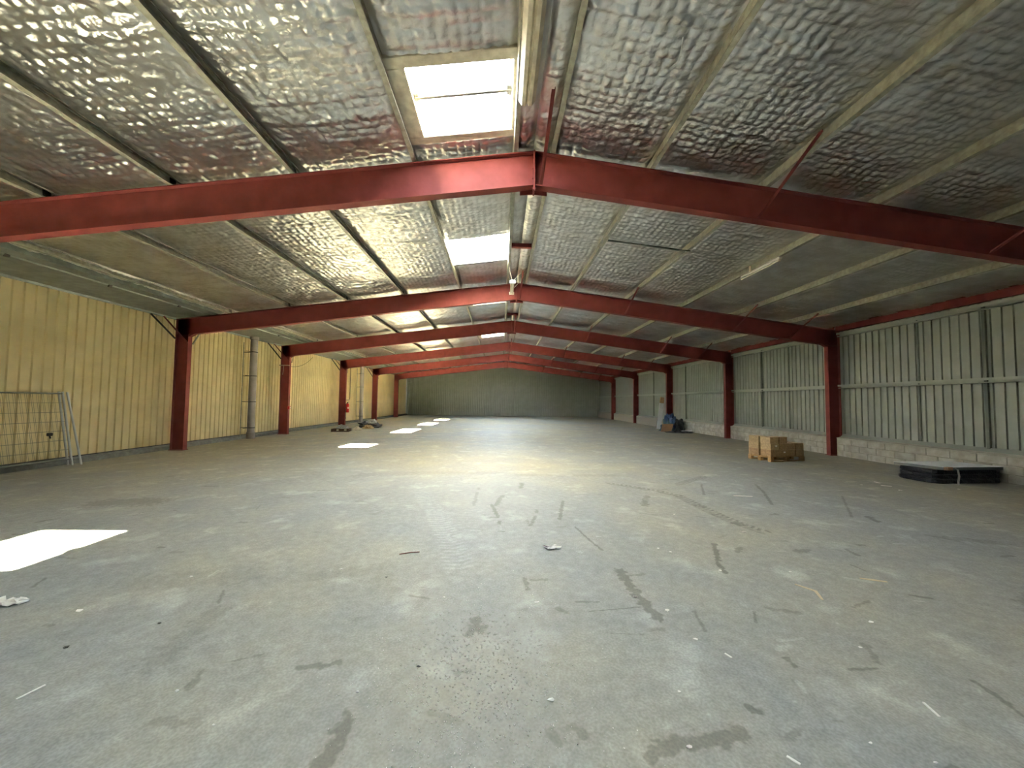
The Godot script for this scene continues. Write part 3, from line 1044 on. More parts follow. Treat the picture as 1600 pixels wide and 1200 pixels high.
# ---------- things along the left ----------
func build_left_items() -> void:
	# two site fence panels and a loose pole leaning on the wall
	var labs := ["galvanised mesh site fence panel leaning against the cream wall, rear one of two", "galvanised mesh site fence panel leaning in front of another on the cream wall"]
	for i in 2:
		var bx: float = [-9.70, -9.61][i]
		var tx: float = [-10.005, -9.925][i]
		var zb := -8.98
		var f := thing("mesh_fence", labs[i], "fence panel", Vector3(bx, 0, zb), "site fence panels on the left")
		var up := Vector3(tx - bx, 1.65, 0)
		var len := 3.45
		for k in 2:
			var p := MB.new()
			var o := Vector3(0, 0.0, k * len)
			p.tube([o + Vector3(0, 0.021, 0) * 0.0, o + up], 0.021, 12)
			put("upright", p, M["steel_tube"], f)
		for t: float in [0.09, 0.975]:
			var r := MB.new()
			r.tube([up * t, up * t + Vector3(0, 0, len)], 0.016, 10)
			put("rail", r, M["wire"], f)
		var wires := MB.new()
		for k in 34:
			var zz := 0.1 * (k + 1)
			wires.bar(up * 0.09 + Vector3(0, 0, zz), up * 0.975 + Vector3(0, 0, zz), 0.0025, 0.0025)
		for k in 6:
			var t := 0.09 + (0.975 - 0.09) * (k + 1) / 7.0
			wires.bar(up * t, up * t + Vector3(0, 0, len), 0.004, 0.004)
		put("mesh_wires", wires, M["wire"], f).set_meta("kind", "stuff")
	var cl := thing("fence_clip", "small dark clip on the mesh of the leaning fence panel", "clip", Vector3(-9.735, 0.72, -8.62))
	var cm := MB.new()
	cm.box(Vector3(0, 0, 0), Vector3(0.05, 0.07, 0.10), Basis.IDENTITY, 0.012)
	put("clamp_body", cm, M["dark_iron"], cl)
	var cb := MB.new()
	cb.tube([Vector3(0.0, -0.02, 0.0), Vector3(0.01, -0.09, -0.01)], 0.014, 8)
	put("bolt", cb, M["dark_iron"], cl)
	var pl := MB.new()
	pl.tube([Vector3(-9.515, 0.0, -9.08), Vector3(-9.93, 1.64, -9.08)], 0.02, 12)
	tag(put("loose_pole", pl, M["steel_tube"]), "single bright steel pole leaning on the cream wall beside the fence panels", "pole")

	# downpipes
	var dl := ["fat grey plastic downpipe on the cream wall between second and third frames", "grey downpipe on the cream wall beyond the fire extinguisher"]
	for i in 2:
		var z: float = [-15.2, -26.9][i]
		var p := thing("downpipe", dl[i], "pipe", Vector3(-9.66, 0, z), "grey downpipes on the left wall")
		var t := MB.new()
		t.lathe([Vector2(0, 0), Vector2(0.145, 0), Vector2(0.145, 0.24), Vector2(0.125, 0.26), Vector2(0.125, 3.83), Vector2(0.15, 3.85), Vector2(0.15, 3.95), Vector2(0, 3.95)], Vector3.ZERO, 24)
		put("pipe", t, M["pvc"], p)
		for y: float in [0.42, 1.42, 2.42, 3.35]:
			var b := MB.new()
			b.tube([Vector3(-0.02, y, 0.42), Vector3(0.0, y, 0.14)], 0.010, 6)
			b.lathe([Vector2(0.128, y - 0.016), Vector2(0.134, y - 0.016), Vector2(0.134, y + 0.016), Vector2(0.128, y + 0.016)], Vector3.ZERO, 20)
			b.box(Vector3(-0.25, y, 0.0), Vector3(0.24, 0.02, 0.02))
			put("bracket", b, M["dark_iron"], p)
		var c := MB.new()
		c.tube([Vector3(-0.25, 0.1, 0.22), Vector3(-0.25, 3.7, 0.22)], 0.016, 8)
		put("side_rod", c, M["galvanised"], p)

	# call point and small shelf bracket on the third frame's left column
	var a := thing("alarm_box", "small red call box on the third left column beyond the downpipe", "alarm", Vector3(-9.30, 1.16, -17.17))
	var ab := MB.new()
	ab.box(Vector3.ZERO, Vector3(0.09, 0.13, 0.12), Basis.IDENTITY, 0.012)
	put("case", ab, M["extinguisher_red"], a)
	var af := MB.new()
	af.box(Vector3(0.047, 0, 0.0), Vector3(0.012, 0.07, 0.07), Basis.IDENTITY, 0.003)
	put("front_plate", af, M["label_white"], a)
	var sb := thing("column_bracket", "pale horizontal bracket across the top of the third left column", "bracket", Vector3(-9.53, 3.02, -17.09))
	var sm := MB.new()
	sm.box(Vector3(0, 0, 0), Vector3(0.42, 0.035, 0.06), Basis.IDENTITY, 0.004)
	put("arm", sm, M["galvanised"], sb)
	var sd := MB.new()
	sd.tube([Vector3(-0.03, -0.01, 0.0), Vector3(-0.02, -0.2, 0.02), Vector3(-0.05, -0.42, 0.02)], 0.012, 8)
	put("dropper", sd, M["pvc"], sb)
	# cable loop on the wall behind it
	var cpts := []
	for k in 13:
		var t := k / 12.0
		cpts.append(Vector3(-9.42 - 0.5 * minf(1.0, t * 4.0), 3.10 + 0.65 * t * t * t - 0.06 * sin(t * PI), -17.4 - 3.0 * t))
	var ca := MB.new()
	ca.tube(cpts, 0.009, 6)
	tag(put("loose_cable", ca, M["dark_iron"]), "thin grey cable drooping across the cream wall beyond the third frame", "cable")

	# extinguisher and box on the fourth left column
	var e := thing("fire_extinguisher", "red fire extinguisher with white label hung by the fourth left column", "extinguisher", Vector3(-9.14, 0.78, -23.22))
	var eb := MB.new()
	eb.lathe([Vector2(0, 0), Vector2(0.075, 0.0), Vector2(0.088, 0.02), Vector2(0.088, 0.44), Vector2(0.07, 0.51), Vector2(0.03, 0.54), Vector2(0, 0.54)], Vector3.ZERO, 20)
	put("cylinder", eb, M["extinguisher_red"], e)
	var el := MB.new()
	for k in 8:
		var a0 := -0.45 + 0.9 * k / 8.0 + 0.9
		var a1 := -0.45 + 0.9 * (k + 1) / 8.0 + 0.9
		var d0 := Vector3(cos(a0), 0, sin(a0)) * 0.0895
		var d1 := Vector3(cos(a1), 0, sin(a1)) * 0.0895
		el.quad(d0 + Vector3.UP * 0.22, d1 + Vector3.UP * 0.22, d1 + Vector3.UP * 0.33, d0 + Vector3.UP * 0.33, d0)
	put("label_band", el, M["label_white"], e)
	var ev := MB.new()
	ev.box(Vector3(0, 0.57, 0), Vector3(0.05, 0.07, 0.05), Basis.IDENTITY, 0.008)
	ev.box(Vector3(0.03, 0.62, 0.02), Vector3(0.14, 0.018, 0.025), Basis(Vector3(0, 0, 1), 0.3), 0.004)
	put("valve", ev, M["dark_iron"], e)
	var eh := MB.new()
	eh.tube([Vector3(-0.02, 0.56, 0.03), Vector3(-0.09, 0.5, 0.08), Vector3(-0.10, 0.3, 0.09), Vector3(-0.09, 0.0, 0.08), Vector3(-0.1, -0.25, 0.06), Vector3(-0.06, -0.36, 0.05)], 0.013, 8)
	put("hose", eh, M["rubber"], e)
	var hb := MB.new()
	hb.box(Vector3(-0.13, 0.25, 0.0), Vector3(0.1, 0.5, 0.06), Basis.IDENTITY, 0.006)
	put("holder", hb, M["red_paint"], e)
	var cd := MB.new()
	cd.tube([Vector3(-9.99, 3.85, -25.7), Vector3(-9.99, 1.6, -25.7), Vector3(-9.99, 1.52, -25.6), Vector3(-9.99, 1.52, -24.2)], 0.018, 8)
	tag(put("wall_conduit", cd, M["dark_iron"]), "dark conduit dropping down the cream wall behind the fire extinguisher", "conduit")

	# small heaps by the fourth frame
	var p := pallet("old_pallet", "dark broken pallet with grey rubbish near the fourth left column", Vector3(-7.72, 0, -18.95), 0.15, "old_wood", 0.8, 0.6)
	p.name = "dark_pallet"
	heap("rubbish_bag", "crumpled grey plastic bag lying on the dark pallet", Vector3(-7.65, 0.145, -18.95), Vector3(0.27, 0.17, 0.18), "grey_rubbish", 61)
	heap("rubbish_bag", "cream scrap of packaging between the dark pallet and the dark heap", Vector3(-7.35, 0.0, -20.0), Vector3(0.22, 0.14, 0.2), "timber", 62)
	heap("rubbish_bag", "pale crumpled packaging lump beside the dark heap", Vector3(-7.1, 0.0, -20.9), Vector3(0.26, 0.18, 0.2), "card_pale", 63)
	heap("rubbish_heap", "low dark heap of plastic sheeting on the floor near the far downpipe", Vector3(-7.35, 0.0, -21.9), Vector3(0.62, 0.30, 0.42), "dark_rubbish", 64)
	heap("rubbish_bag", "pale grey bag on top of the dark heap of sheeting", Vector3(-7.25, 0.24, -21.85), Vector3(0.32, 0.2, 0.25), "grey_rubbish", 65)


func heap(called: String, label: String, at: Vector3, size: Vector3, m: String, sd: int, cat := "rubbish") -> Node3D:
	# a crumpled lump: a dome with noise, flat underneath
	var t := thing(called, label, cat, at)
	var n := noise(0.9, 3, sd)
	var mb := MB.new()
	var rings := 10
	var seg := 24
	var pts := []
	for j in rings + 1:
		var row := []
		var ph := PI * 0.5 * j / rings
		for k in seg:
			var an := TAU * k / seg
			var d := Vector3(cos(an) * cos(ph), sin(ph), sin(an) * cos(ph))
			var q := 0.95 + 0.75 * n.get_noise_3d(d.x * 1.6, d.y * 1.6, d.z * 1.6 + sd) + 0.25 * n.get_noise_3d(d.x * 5.0, d.y * 5.0 + 7.0, d.z * 5.0)
			row.append(Vector3(d.x * size.x * q, maxf(0.0, d.y * size.y * q), d.z * size.z * q))
		pts.append(row)
	for j in rings:
		for k in seg:
			var k2 := (k + 1) % seg
			mb.quad(pts[j][k], pts[j][k2], pts[j + 1][k2], pts[j + 1][k], pts[j][k] + pts[j + 1][k2] + Vector3(0, 0.01, 0))
	for k in seg:
		mb.tri(Vector3.ZERO, pts[0][k], pts[0][(k + 1) % seg], Vector3.DOWN)
	put("lump", mb, M[m], t)
	return t


func pallet(called: String, label: String, at: Vector3, turn: float, m: String, lx: float, lz: float) -> Node3D:
	var p := thing(called, label, "pallet", at)
	p.rotation.y = turn
	var n := int(round(lz / 0.13))
	for k in n:
		var b := MB.new()
		b.box(Vector3(0, 0.133, -lz * 0.5 + (k + 0.5) * lz / n), Vector3(lx, 0.02, lz / n - 0.025), Basis.IDENTITY, 0.003)
		put("deck_board", b, M[m], p)
	for s: float in [-1.0, 0.0, 1.0]:
		var st := MB.new()
		st.box(Vector3(s * (lx * 0.5 - 0.05), 0.112, 0), Vector3(0.1, 0.022, lz), Basis.IDENTITY, 0.003)
		put("stringer_board", st, M[m], p)
		for q: float in [-1.0, 0.0, 1.0]:
			var bl := MB.new()
			bl.box(Vector3(s * (lx * 0.5 - 0.05), 0.061, q * (lz * 0.5 - 0.05)), Vector3(0.1, 0.08, 0.1), Basis.IDENTITY, 0.004)
			put("foot_block", bl, M[m], p)
	for q: float in [-1.0, 0.0, 1.0]:
		var bt := MB.new()
		bt.box(Vector3(0, 0.0105, q * (lz * 0.5 - 0.05)), Vector3(lx, 0.021, 0.1), Basis.IDENTITY, 0.003)
		put("bottom_board", bt, M[m], p)
	return p


# ---------- things along the right ----------
func build_right_items() -> void:
	# pallet with cartons: long side from (7.2,-10.24) to (8.36,-10.52)
	var turn := -atan2(-0.28, 1.16)
	turn = atan2(0.28, 1.16)
	var ctr := Vector3(7.79, 0, -10.72)
	var lx := 1.19
	var lz := 0.72
	pallet("wooden_pallet", "pale wooden pallet carrying brown cartons near the right wall", ctr, turn, "pallet_wood", lx, lz)
	var lay := ["bottom", "middle", "top"]
	var colw := ["first", "second", "third", "fourth"]
	var b := Basis(Vector3.UP, turn)
	var tops := [[3, 3, 2, 2], [3, 2, 2, 2]]
	for row in 2:
		for c in 4:
			for l in int(tops[row][c]):
				var w := 0.285
				var d := 0.32
				var h := 0.172
				var loc := Vector3(-lx * 0.5 + 0.015 + w * 0.5 + c * 0.292 + rng.randf_range(-0.004, 0.004), 0.1445 + l * 0.175, (0.19 if row == 0 else -0.19) + rng.randf_range(-0.008, 0.008))
				if l == 2 and row == 0:
					loc.x -= 0.01
				var t := thing("carton", "brown carton on the pallet, %s layer, %s from the left in the %s row" % [lay[l], colw[c], "front" if row == 0 else "back"], "box", ctr + b * loc, "brown cartons stacked on the pallet")
				t.rotation.y = turn + rng.randf_range(-0.025, 0.025)
				var m := MB.new()
				m.box(Vector3(0, h * 0.5, 0), Vector3(w, h, d), Basis.IDENTITY, 0.004)
				put("carton_body", m, M["card_pale"] if rng.randf() < 0.3 else M["card"], t)
				var tp := MB.new()
				tp.box(Vector3(0, h + 0.0006, 0), Vector3(0.05, 0.0012, d - 0.006))
				put("tape_strip", tp, M["tape"], t)
				if (row == 0 and c == 0 and l == 1) or (row == 0 and c == 1 and l == 0):
					var lb := MB.new()
					lb.box(Vector3(0.04, h * 0.62, d * 0.5 + 0.001), Vector3(0.06, 0.035, 0.002))
					put("paper_label", lb, M["label_white"], t)

	# stack wrapped in black film with a white board on top
	var s := thing("wrapped_stack", "low stack wrapped in black plastic film against the right block wall", "stack", Vector3(9.49, 0, -7.95))
	s.rotation.y = 0.07
	var n := noise(0.05, 3, 77)
	for k in 3:
		var m := MB.new()
		var h := 0.09
		var y0 := 0.093 * k
		var hx := 0.80 - 0.012 * k
		var hz := 0.37
		var per := []
		for q in 56:
			var an := TAU * q / 56.0
			var ca := cos(an)
			var sa := sin(an)
			var r := 1.0 / pow(pow(absf(ca), 9.0) + pow(absf(sa), 9.0), 1.0 / 9.0)
			per.append(Vector2(ca * r * hx, sa * r * hz))
		var lv := [[0.0, 0.975], [0.25, 1.0], [0.75, 1.0], [1.0, 0.97]]
		for j in 3:
			for q in 56:
				var q2 := (q + 1) % 56
				var pt := []
				for c: Array in [[j, q], [j, q2], [j + 1, q2], [j + 1, q]]:
					var pp: Vector2 = per[c[1]]
					var wob := 0.03 * n.get_noise_3d(pp.x * 90.0, (y0 + lv[c[0]][0] * h) * 500.0, pp.y * 90.0)
					pt.append(Vector3(pp.x * (lv[c[0]][1] + wob), y0 + lv[c[0]][0] * h, pp.y * (lv[c[0]][1] + wob * 2.0)))
				m.quad(pt[0], pt[1], pt[2], pt[3], Vector3(per[q].x / hx, 0.2, per[q].y / hz))
		for q in 56:
			m.tri(Vector3(0, y0 + h, 0), Vector3(per[q].x * 0.97, y0 + h, per[q].y * 0.97), Vector3(per[(q + 1) % 56].x * 0.97, y0 + h, per[(q + 1) % 56].y * 0.97), Vector3.UP)
		put("wrapped_layer", m, M["black_film"], s)
	var wb := thing("white_board", "white board with grey edge lying on the black wrapped stack", "board", Vector3(9.49, 0.278, -7.93))
	wb.rotation.y = 0.03
	var bm := MB.new()
	bm.extrude(PackedVector2Array([Vector2(-0.87, 0.32), Vector2(-0.58, -0.42), Vector2(0.76, -0.34), Vector2(0.55, 0.38)]), Vector3(0, 0.0, 0), Vector3.RIGHT, Vector3(0, 0, -1), Vector3(0, 0.055, 0))
	var bb := put("board_body", bm, M["board_edge"], wb)
	var bt := MB.new()
	bt.extrude(PackedVector2Array([Vector2(-0.88, 0.325), Vector2(-0.60, -0.405), Vector2(0.75, -0.335), Vector2(0.55, 0.385)]), Vector3(0, 0.055, 0), Vector3.RIGHT, Vector3(0, 0, -1), Vector3(0, 0.006, 0))
	put("white_top", bt, M["white_board"], wb)
	var bc := MB.new()
	bc.extrude(PackedVector2Array([Vector2(-0.612, -0.395), Vector2(-0.56, -0.43), Vector2(-0.45, -0.424), Vector2(-0.50, -0.39)]), Vector3(0, 0.0, 0), Vector3.RIGHT, Vector3(0, 0, -1), Vector3(0, 0.064, 0))
	put("raw_corner", bc, M["chipboard"], wb)
	var st := MB.new()
	var sp := [Vector3(9.14, 0.335, -7.60), Vector3(9.13, 0.30, -7.475), Vector3(9.125, 0.17, -7.45), Vector3(9.10, 0.06, -7.45), Vector3(9.08, 0.012, -7.43), Vector3(9.04, 0.012, -7.41)]
	for k in sp.size() - 1:
		st.bar(sp[k], sp[k + 1] + (sp[k + 1] - sp[k]).normalized() * 0.004, 0.045, 0.004, Vector3(0.1, 0.3, 1))
	tag(put("film_strip", st, M["paper"]), "loose white strip hanging down the front of the black wrapped stack", "strip")

	# leaning white board by the fourth right column, panel and sacks beside it
	var lb := thing("leaning_board", "tall white board with a tan top leaning against the fourth right column", "board", Vector3(9.36, 0, -22.6))
	lb.transform.basis = Basis(Vector3(0, 0, 1), -0.135) * Basis(Vector3(1, 0, 0), -0.03)
	var l1 := MB.new()
	l1.box(Vector3(0.0, 0.80, 0.0), Vector3(0.25, 1.54, 0.035), Basis.IDENTITY, 0.004)
	put("panel", l1, M["white_board"], lb)
	var l2 := MB.new()
	l2.box(Vector3(0.0, 1.75, 0.0), Vector3(0.25, 0.36, 0.035), Basis.IDENTITY, 0.004)
	put("bare_end", l2, M["card"], lb)
	var lp := MB.new()
	lp.tube([Vector3(9.04, 0.012, -22.3), Vector3(9.36, 0.72, -22.72)], 0.016, 8)
	tag(put("thin_stick", lp, M["pvc"]), "thin grey stick leaning on the foot of the tall white board", "stick")
	var cp := thing("chipboard_panel", "reddish brown cardboard panel propped on the floor beside the tall white board", "panel", Vector3(9.1, 0.0, -20.9))
	cp.rotation.y = 0.1
	var cpm := MB.new()
	cpm.extrude(PackedVector2Array([Vector2(-0.34, 0.0), Vector2(0.26, 0.0), Vector2(0.58, 0.50), Vector2(-0.08, 0.50)]), Vector3.ZERO, Vector3.RIGHT, Vector3(0, 0.78, -0.62), Vector3(0, 0.012, 0.015))
	put("sheet", cpm, M["chipboard"], cp)
	heap("full_sack", "dull teal sack on the floor against the fourth right column", Vector3(9.40, 0.0, -21.55), Vector3(0.34, 0.56, 0.2), "teal_sack", 81, "sack")
	heap("full_sack", "bright blue sack behind the teal sack by the right wall", Vector3(9.82, 0.0, -22.1), Vector3(0.40, 0.80, 0.25), "blue_sack", 82, "sack")
	heap("full_sack", "dark navy sack slumped against the block wall beside the blue sack", Vector3(10.02, 0.0, -21.3), Vector3(0.26, 0.70, 0.24), "dark_rubbish", 83, "sack")
	var ds := heap("dark_sheeting", "flat dark plastic sheeting on the floor before the sacks", Vector3(9.55, 0.0, -20.25), Vector3(0.62, 0.10, 0.42), "dark_rubbish", 84, "sheeting")
	var ws := MB.new()
	ws.box(Vector3(9.78, 0.115, -20.0), Vector3(0.62, 0.025, 0.09), Basis(Vector3.UP, 0.25), 0.006)
	tag(put("white_lath", ws, M["white_board"]), "white lath lying on the flat dark sheeting before the sacks", "lath")


# ---------- things under the roof ----------
func build_roof_items() -> void:
	var f := thing("roof_lamp", "pale fluorescent batten lamp, unlit, under the fourth right purlin", "lamp", Vector3(5.56, roof_y(5.56) - 0.005, -8.03))
	var h := MB.new()
	h.box(Vector3(0, -0.045, 0), Vector3(0.07, 0.05, 1.24), Basis.IDENTITY, 0.008)
	put("housing", h, M["white_paint"], f)
	var t := MB.new()
	t.tube([Vector3(-0.01, -0.092, -0.58), Vector3(-0.01, -0.092, 0.58)], 0.018, 12)
	put("tube", t, M["lamp_tube"], f)
	for s: float in [-1.0, 1.0]:
		var e := MB.new()
		e.box(Vector3(-0.01, -0.085, s * 0.60), Vector3(0.05, 0.06, 0.03), Basis.IDENTITY, 0.006)
		put("end_cap", e, M["timber"], f)
	var br := MB.new()
	br.box(Vector3(-0.05, 0.03, -0.25), Vector3(0.03, 0.13, 0.05), Basis.IDENTITY, 0.004)
	put("hanger", br, M["timber"], f)

	var g := thing("hanging_lamp", "white twin tube lamp hanging on wires under the ridge by the second frame", "lamp", Vector3(0.27, 4.74, -10.65))
	var gh := MB.new()
	gh.box(Vector3(0, 0.03, 0), Vector3(0.09, 0.05, 1.1), Basis.IDENTITY, 0.008)
	put("housing", gh, M["white_paint"], g)
	for s: float in [-1.0, 1.0]:
		var gt := MB.new()
		gt.tube([Vector3(s * 0.035, -0.015, -0.53), Vector3(s * 0.035, -0.015, 0.53)], 0.016, 10)
		put("tube", gt, M["lamp_tube"], g)
		var ge := MB.new()
		ge.box(Vector3(0, -0.003, s * 0.545), Vector3(0.15, 0.08, 0.03), Basis.IDENTITY, 0.006)
		put("end_cap", ge, M["white_paint"], g)
		var gw := MB.new()
		gw.tube([Vector3(0.0, 0.05, s * 0.4), Vector3(-0.10, 0.42, s * 0.4 + 0.1)], 0.005, 6)
		gw.tube([Vector3(0.0, 0.05, s * 0.4), Vector3(0.36, 0.42, s * 0.4 + 0.1)], 0.005, 6)
		put("wire", gw, M["lamp_tube"], g)

	# folded cream channel under the ridge beside the first window
	var c := thing("folded_channel", "cream folded metal channel under the ridge beside the nearest roof window", "channel", Vector3(0.262, 5.13, -3.2))
	var cm := MB.new()
	cm.extrude(PackedVector2Array([Vector2(-0.105, 0.035), Vector2(-0.06, -0.03), Vector2(-0.02, -0.035), Vector2(0.0, 0.0), Vector2(0.02, -0.035), Vector2(0.06, -0.03), Vector2(0.105, 0.035), Vector2(0.10, 0.04), Vector2(0.056, -0.02), Vector2(0.024, -0.025), Vector2(0.0, 0.012), Vector2(-0.024, -0.025), Vector2(-0.056, -0.02), Vector2(-0.10, 0.04)]), Vector3(0, 0, -1.25), Vector3.RIGHT, Vector3.UP, Vector3(0, 0, 2.4))
	put("folded_sheet", cm, M["timber"], c)
	var ch := MB.new()
	ch.bar(Vector3(0.0, 0.005, -1.15), Vector3(-0.06, 0.1, -1.15), 0.03, 0.006)
	ch.bar(Vector3(0.0, 0.005, 0.6), Vector3(-0.06, 0.1, 0.6), 0.03, 0.006)
	put("hanger", ch, M["galvanised"], c)

	var r := MB.new()
	r.tube([Vector3(2.2, roof_y(2.2) - 0.02, -7.87), Vector3(3.92, roof_y(3.92) - 0.02, -7.80)], 0.018, 8)
	tag(put("cross_rod", r, M["wire"]), "thin grey rod across two purlins on the right roof slope", "rod")
	for i in 2:
		var z: float = [-8.9, -16.0][i]
		var k := MB.new()
		k.box(Vector3(RIDGE_X, RIDGE_Y + 0.02, z), Vector3(0.47, 0.09, 0.10), Basis.IDENTITY, 0.004)
		tag(put("ridge_spacer", k, M["red_paint"]), ["short red spacer between the two ridge purlins beside the white translucent panel", "short red spacer between the ridge purlins beyond the second frame"][i], "spacer")
	# loose curls of foil
	var cu := MB.new()
	var y := roof_y(1.75) + 0.10
	var last := Vector3(1.75, y, -3.9)
	for k in 8:
		var a := k / 7.0
		var p := Vector3(1.75 + 0.03 * sin(a * 4.0), y - 0.05 * sin(a * PI) - 0.01, -3.9 + 0.36 * a)
		if k > 0:
			cu.bar(last, p, 0.022 + 0.012 * sin(a * 5.0), 0.002)
		last = p
	tag(put("foil_curl", cu, M["paper"]), "small white curl of torn tape on the foil right of the ridge", "scrap")


# ---------- litter on the floor ----------
func flake(label: String, at: Vector2, size: float, m: String, group: String) -> void:
	# a crumpled flake of card or paper: a bent fan of facets with thickness
	var mb := MB.new()
	var n := 7
	var rim := []
	var a0 := rng.randf() * TAU
	for k in n:
		var an := a0 + TAU * k / n
		var r := size * rng.randf_range(0.55, 1.0)
		rim.append(Vector3(cos(an) * r, 0.002 + size * rng.randf_range(0.02, 0.28), sin(an) * r * 0.7))
	var top := Vector3(0, 0.004 + size * rng.randf_range(0.1, 0.3), 0)
	for k in n:
		var p: Vector3 = rim[k]
		var q: Vector3 = rim[(k + 1) % n]
		mb.tri(top, p, q, Vector3.UP)
		mb.tri(Vector3(0, 0.0, 0), Vector3(p.x, p.y - 0.002, p.z), Vector3(q.x, q.y - 0.002, q.z), Vector3.DOWN)
		mb.quad(p, q, q - Vector3(0, 0.002, 0), p - Vector3(0, 0.002, 0), p)
	var o := put("scrap", mb, M[m])
	o.position = Vector3(at.x, 0.001, at.y)
	tag(o, label, "scrap", group)


const FLAKES := [[0.3, -3.03, 2.2], [1.09, -3.11, 2.0], [1.26, -2.91, 2.2], [1.3, -2.56, 2.0], [0.87, -1.78, 1.6], [-0.74, -2.13, 1.0], [-0.43, -3.11, 1.3], [-1.44, -3.62, 1.6], [2.96, -4.64, 4.0], [2.67, -2.75, 1.8], [2.32, -2.47, 1.4], [1.72, -1.79, 1.0], [0.98, -2.11, 1.2], [2.06, -3.59, 1.8], [1.91, -1.69, 1.0], [7.34, -6.91, 3.8], [8.6, -7.04, 3.0], [0.28, -2.06, 2.0], [-2.66, -3.47, 1.8], [-1.34, -1.93, 0.9], [-1.69, -2.15, 1.3], [-3.02, -2.93, 2.6], [2.44, -5.37, 1.8], [1.7, -4.13, 1.6], [1.79, -4.03, 1.6], [7.06, -7.38, 3.0], [2.7, -3.56, 1.4]]
const STRIPS := [[3.95, -6.46, 4.25, -6.42, "long white splinter far out on the floor before the carton pallet"], [7.42, -7.35, 7.56, -7.28, "white splinter beside the black wrapped stack, nearer the camera"], [2.23, -2.02, 2.21, -1.93, "white splinter on the near floor toward the lower right corner"], [1.28, -1.73, 1.31, -1.69, "short white splinter at the bottom edge beside the wide dark stain"], [-2.45, -2.1, -2.42, -2.2, "thin white splinter alone near the lower left corner of the floor"], [7.64, -7.7, 7.61, -7.57, "white splinter beside the black wrapped stack, nearer the wall"], [1.41, -2.42, 1.43, -2.38, "tiny white splinter right of the grit on the near floor"]]


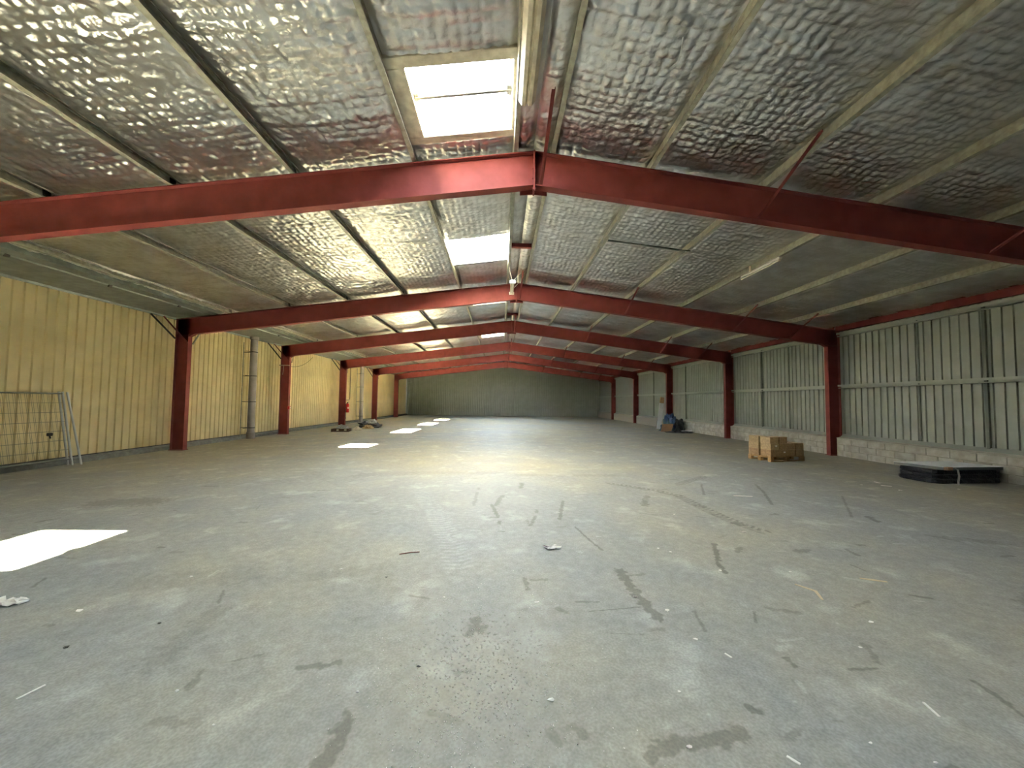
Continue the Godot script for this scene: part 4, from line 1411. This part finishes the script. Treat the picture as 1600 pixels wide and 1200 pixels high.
func build_litter() -> void:
	for f: Array in FLAKES:
		var lab := "small white scrap lying loose on the near concrete floor"
		var grp := "small white scraps scattered on the near floor"
		if f[0] > 6.0:
			lab = {7.34: "white scrap on the floor left of the black wrapped stack, nearest the camera", 8.6: "white scrap on the floor right before the black wrapped stack", 7.06: "white scrap on the floor between carton pallet and black stack, farthest left"}[f[0]]
			grp = "white scraps near the black wrapped stack"
		flake(lab, Vector2(f[0], f[1]), f[2] * 0.011, "paper", grp)
	for s: Array in STRIPS:
		var mb := MB.new()
		mb.box(Vector3.ZERO, Vector3(Vector2(s[2] - s[0], s[3] - s[1]).length(), 0.005, 0.012 if s[0] < 3.0 else 0.035), Basis.IDENTITY, 0.001)
		var o := put("splinter", mb, M["paper"])
		o.position = Vector3((s[0] + s[2]) * 0.5, 0.003, (s[1] + s[3]) * 0.5)
		o.rotation.y = -atan2(s[3] - s[1], s[2] - s[0])
		tag(o, s[4], "splinter", "thin white splinters on the floor")
	var gm := MB.new()
	gm.box(Vector3.ZERO, Vector3(0.004, 0.003, 0.003), Basis.IDENTITY, 0.001)
	var mm := MultiMesh.new()
	mm.transform_format = MultiMesh.TRANSFORM_3D
	mm.mesh = gm.mesh()
	mm.instance_count = 1500
	for i in 1500:
		var sc := rng.randf_range(0.5, 2.0)
		var p := Vector3(-0.12 + rng.randfn(0.0, 0.27), 0.002 * sc, -2.25 + rng.randfn(0.0, 0.42))
		p.z = clampf(p.z, -3.6, -1.3)
		mm.set_instance_transform(i, Transform3D(Basis(Vector3(rng.randf(), rng.randf(), rng.randf()).normalized(), rng.randf() * TAU).scaled(Vector3.ONE * sc), p))
	var gi := MultiMeshInstance3D.new()
	gi.name = "white_grit"
	gi.multimesh = mm
	gi.material_override = M["paper"]
	add_child(gi, true)
	tag(gi, "fine white grit sprinkled over the middle of the near floor", "grit", "", "stuff")
	crumple("crumpled white paper in the middle of the concrete floor", Vector3(0.56, 0.001, -4.13), 0.10, "paper", 91)
	crumple("crumpled grey white paper at the left edge of the floor", Vector3(-3.66, 0.001, -3.03), 0.13, "paper", 92)
	bent("bent tan cardboard scrap on the floor at mid right", [Vector3(2.56, 0, -3.32), Vector3(2.64, 0, -3.20), Vector3(2.58, 0, -3.06)], 0.028)
	bent("flat tan cardboard scrap on the right, farther than the bent one", [Vector3(3.24, 0, -3.43), Vector3(3.32, 0, -3.40), Vector3(3.42, 0, -3.36)], 0.03)
	var tw := MB.new()
	tw.tube([Vector3(-1.0, 0.005, -3.96), Vector3(-0.9, 0.007, -4.0), Vector3(-0.81, 0.005, -4.02)], 0.005, 6)
	tag(put("twig", tw, M["twig_brown"]), "thin reddish brown twig lying on the concrete floor", "twig")
	for q: Array in [[-0.46, -2.32], [-2.32, -2.77], [-2.66, -2.52], [-0.98, -3.46]]:
		flake("tiny dark chip lying on the concrete floor", Vector2(q[0], q[1]), 0.017, "rubber", "tiny dark chips on the floor")


func crumple(label: String, at: Vector3, size: float, m: String, sd: int) -> void:
	var n := noise(1.4, 3, sd)
	var mb := MB.new()
	var c := 9
	var g := []
	for j in c:
		for k in c:
			var u := (k / float(c - 1) - 0.5) * 2.0
			var w := (j / float(c - 1) - 0.5) * 2.0
			var r := n.get_noise_2d(u * 1.2, w * 1.2)
			var r2 := n.get_noise_2d(u * 1.2 + 9.0, w * 1.2 + 4.0)
			g.append(Vector3(u * size * (0.8 + 0.5 * r), 0.006 + size * 0.28 * absf(r2) * (1.2 - 0.4 * u), w * size * 0.6 * (0.8 + 0.6 * r2)))
	for j in c - 1:
		for k in c - 1:
			var q := [g[j * c + k], g[j * c + k + 1], g[(j + 1) * c + k + 1], g[(j + 1) * c + k]]
			mb.quad(q[0], q[1], q[2], q[3], Vector3.UP)
			var d := Vector3(0, 0.003, 0)
			mb.quad(q[0] - d, q[1] - d, q[2] - d, q[3] - d, Vector3.DOWN)
	var o := put("paper_scrap", mb, M[m])
	o.position = at
	o.rotation.y = 0.4
	tag(o, label, "paper")


func bent(label: String, pts: Array, w: float) -> void:
	var mb := MB.new()
	var l := []
	var r := []
	for i in pts.size():
		var d: Vector3 = (pts[mini(i + 1, pts.size() - 1)] - pts[maxi(i - 1, 0)]).normalized()
		var s := Vector3(-d.z, 0, d.x) * w * (0.5 if i == 1 else 0.28)
		l.append(pts[i] + s)
		r.append(pts[i] - s)
	var poly := PackedVector2Array()
	for p: Vector3 in l:
		poly.append(Vector2(p.x, p.z))
	r.reverse()
	for p: Vector3 in r:
		poly.append(Vector2(p.x, p.z))
	mb.extrude(poly, Vector3(0, 0.001, 0), Vector3.RIGHT, Vector3(0, 0, 1), Vector3(0, 0.004, 0))
	tag(put("card_scrap", mb, M["tan_paper"]), label, "scrap")
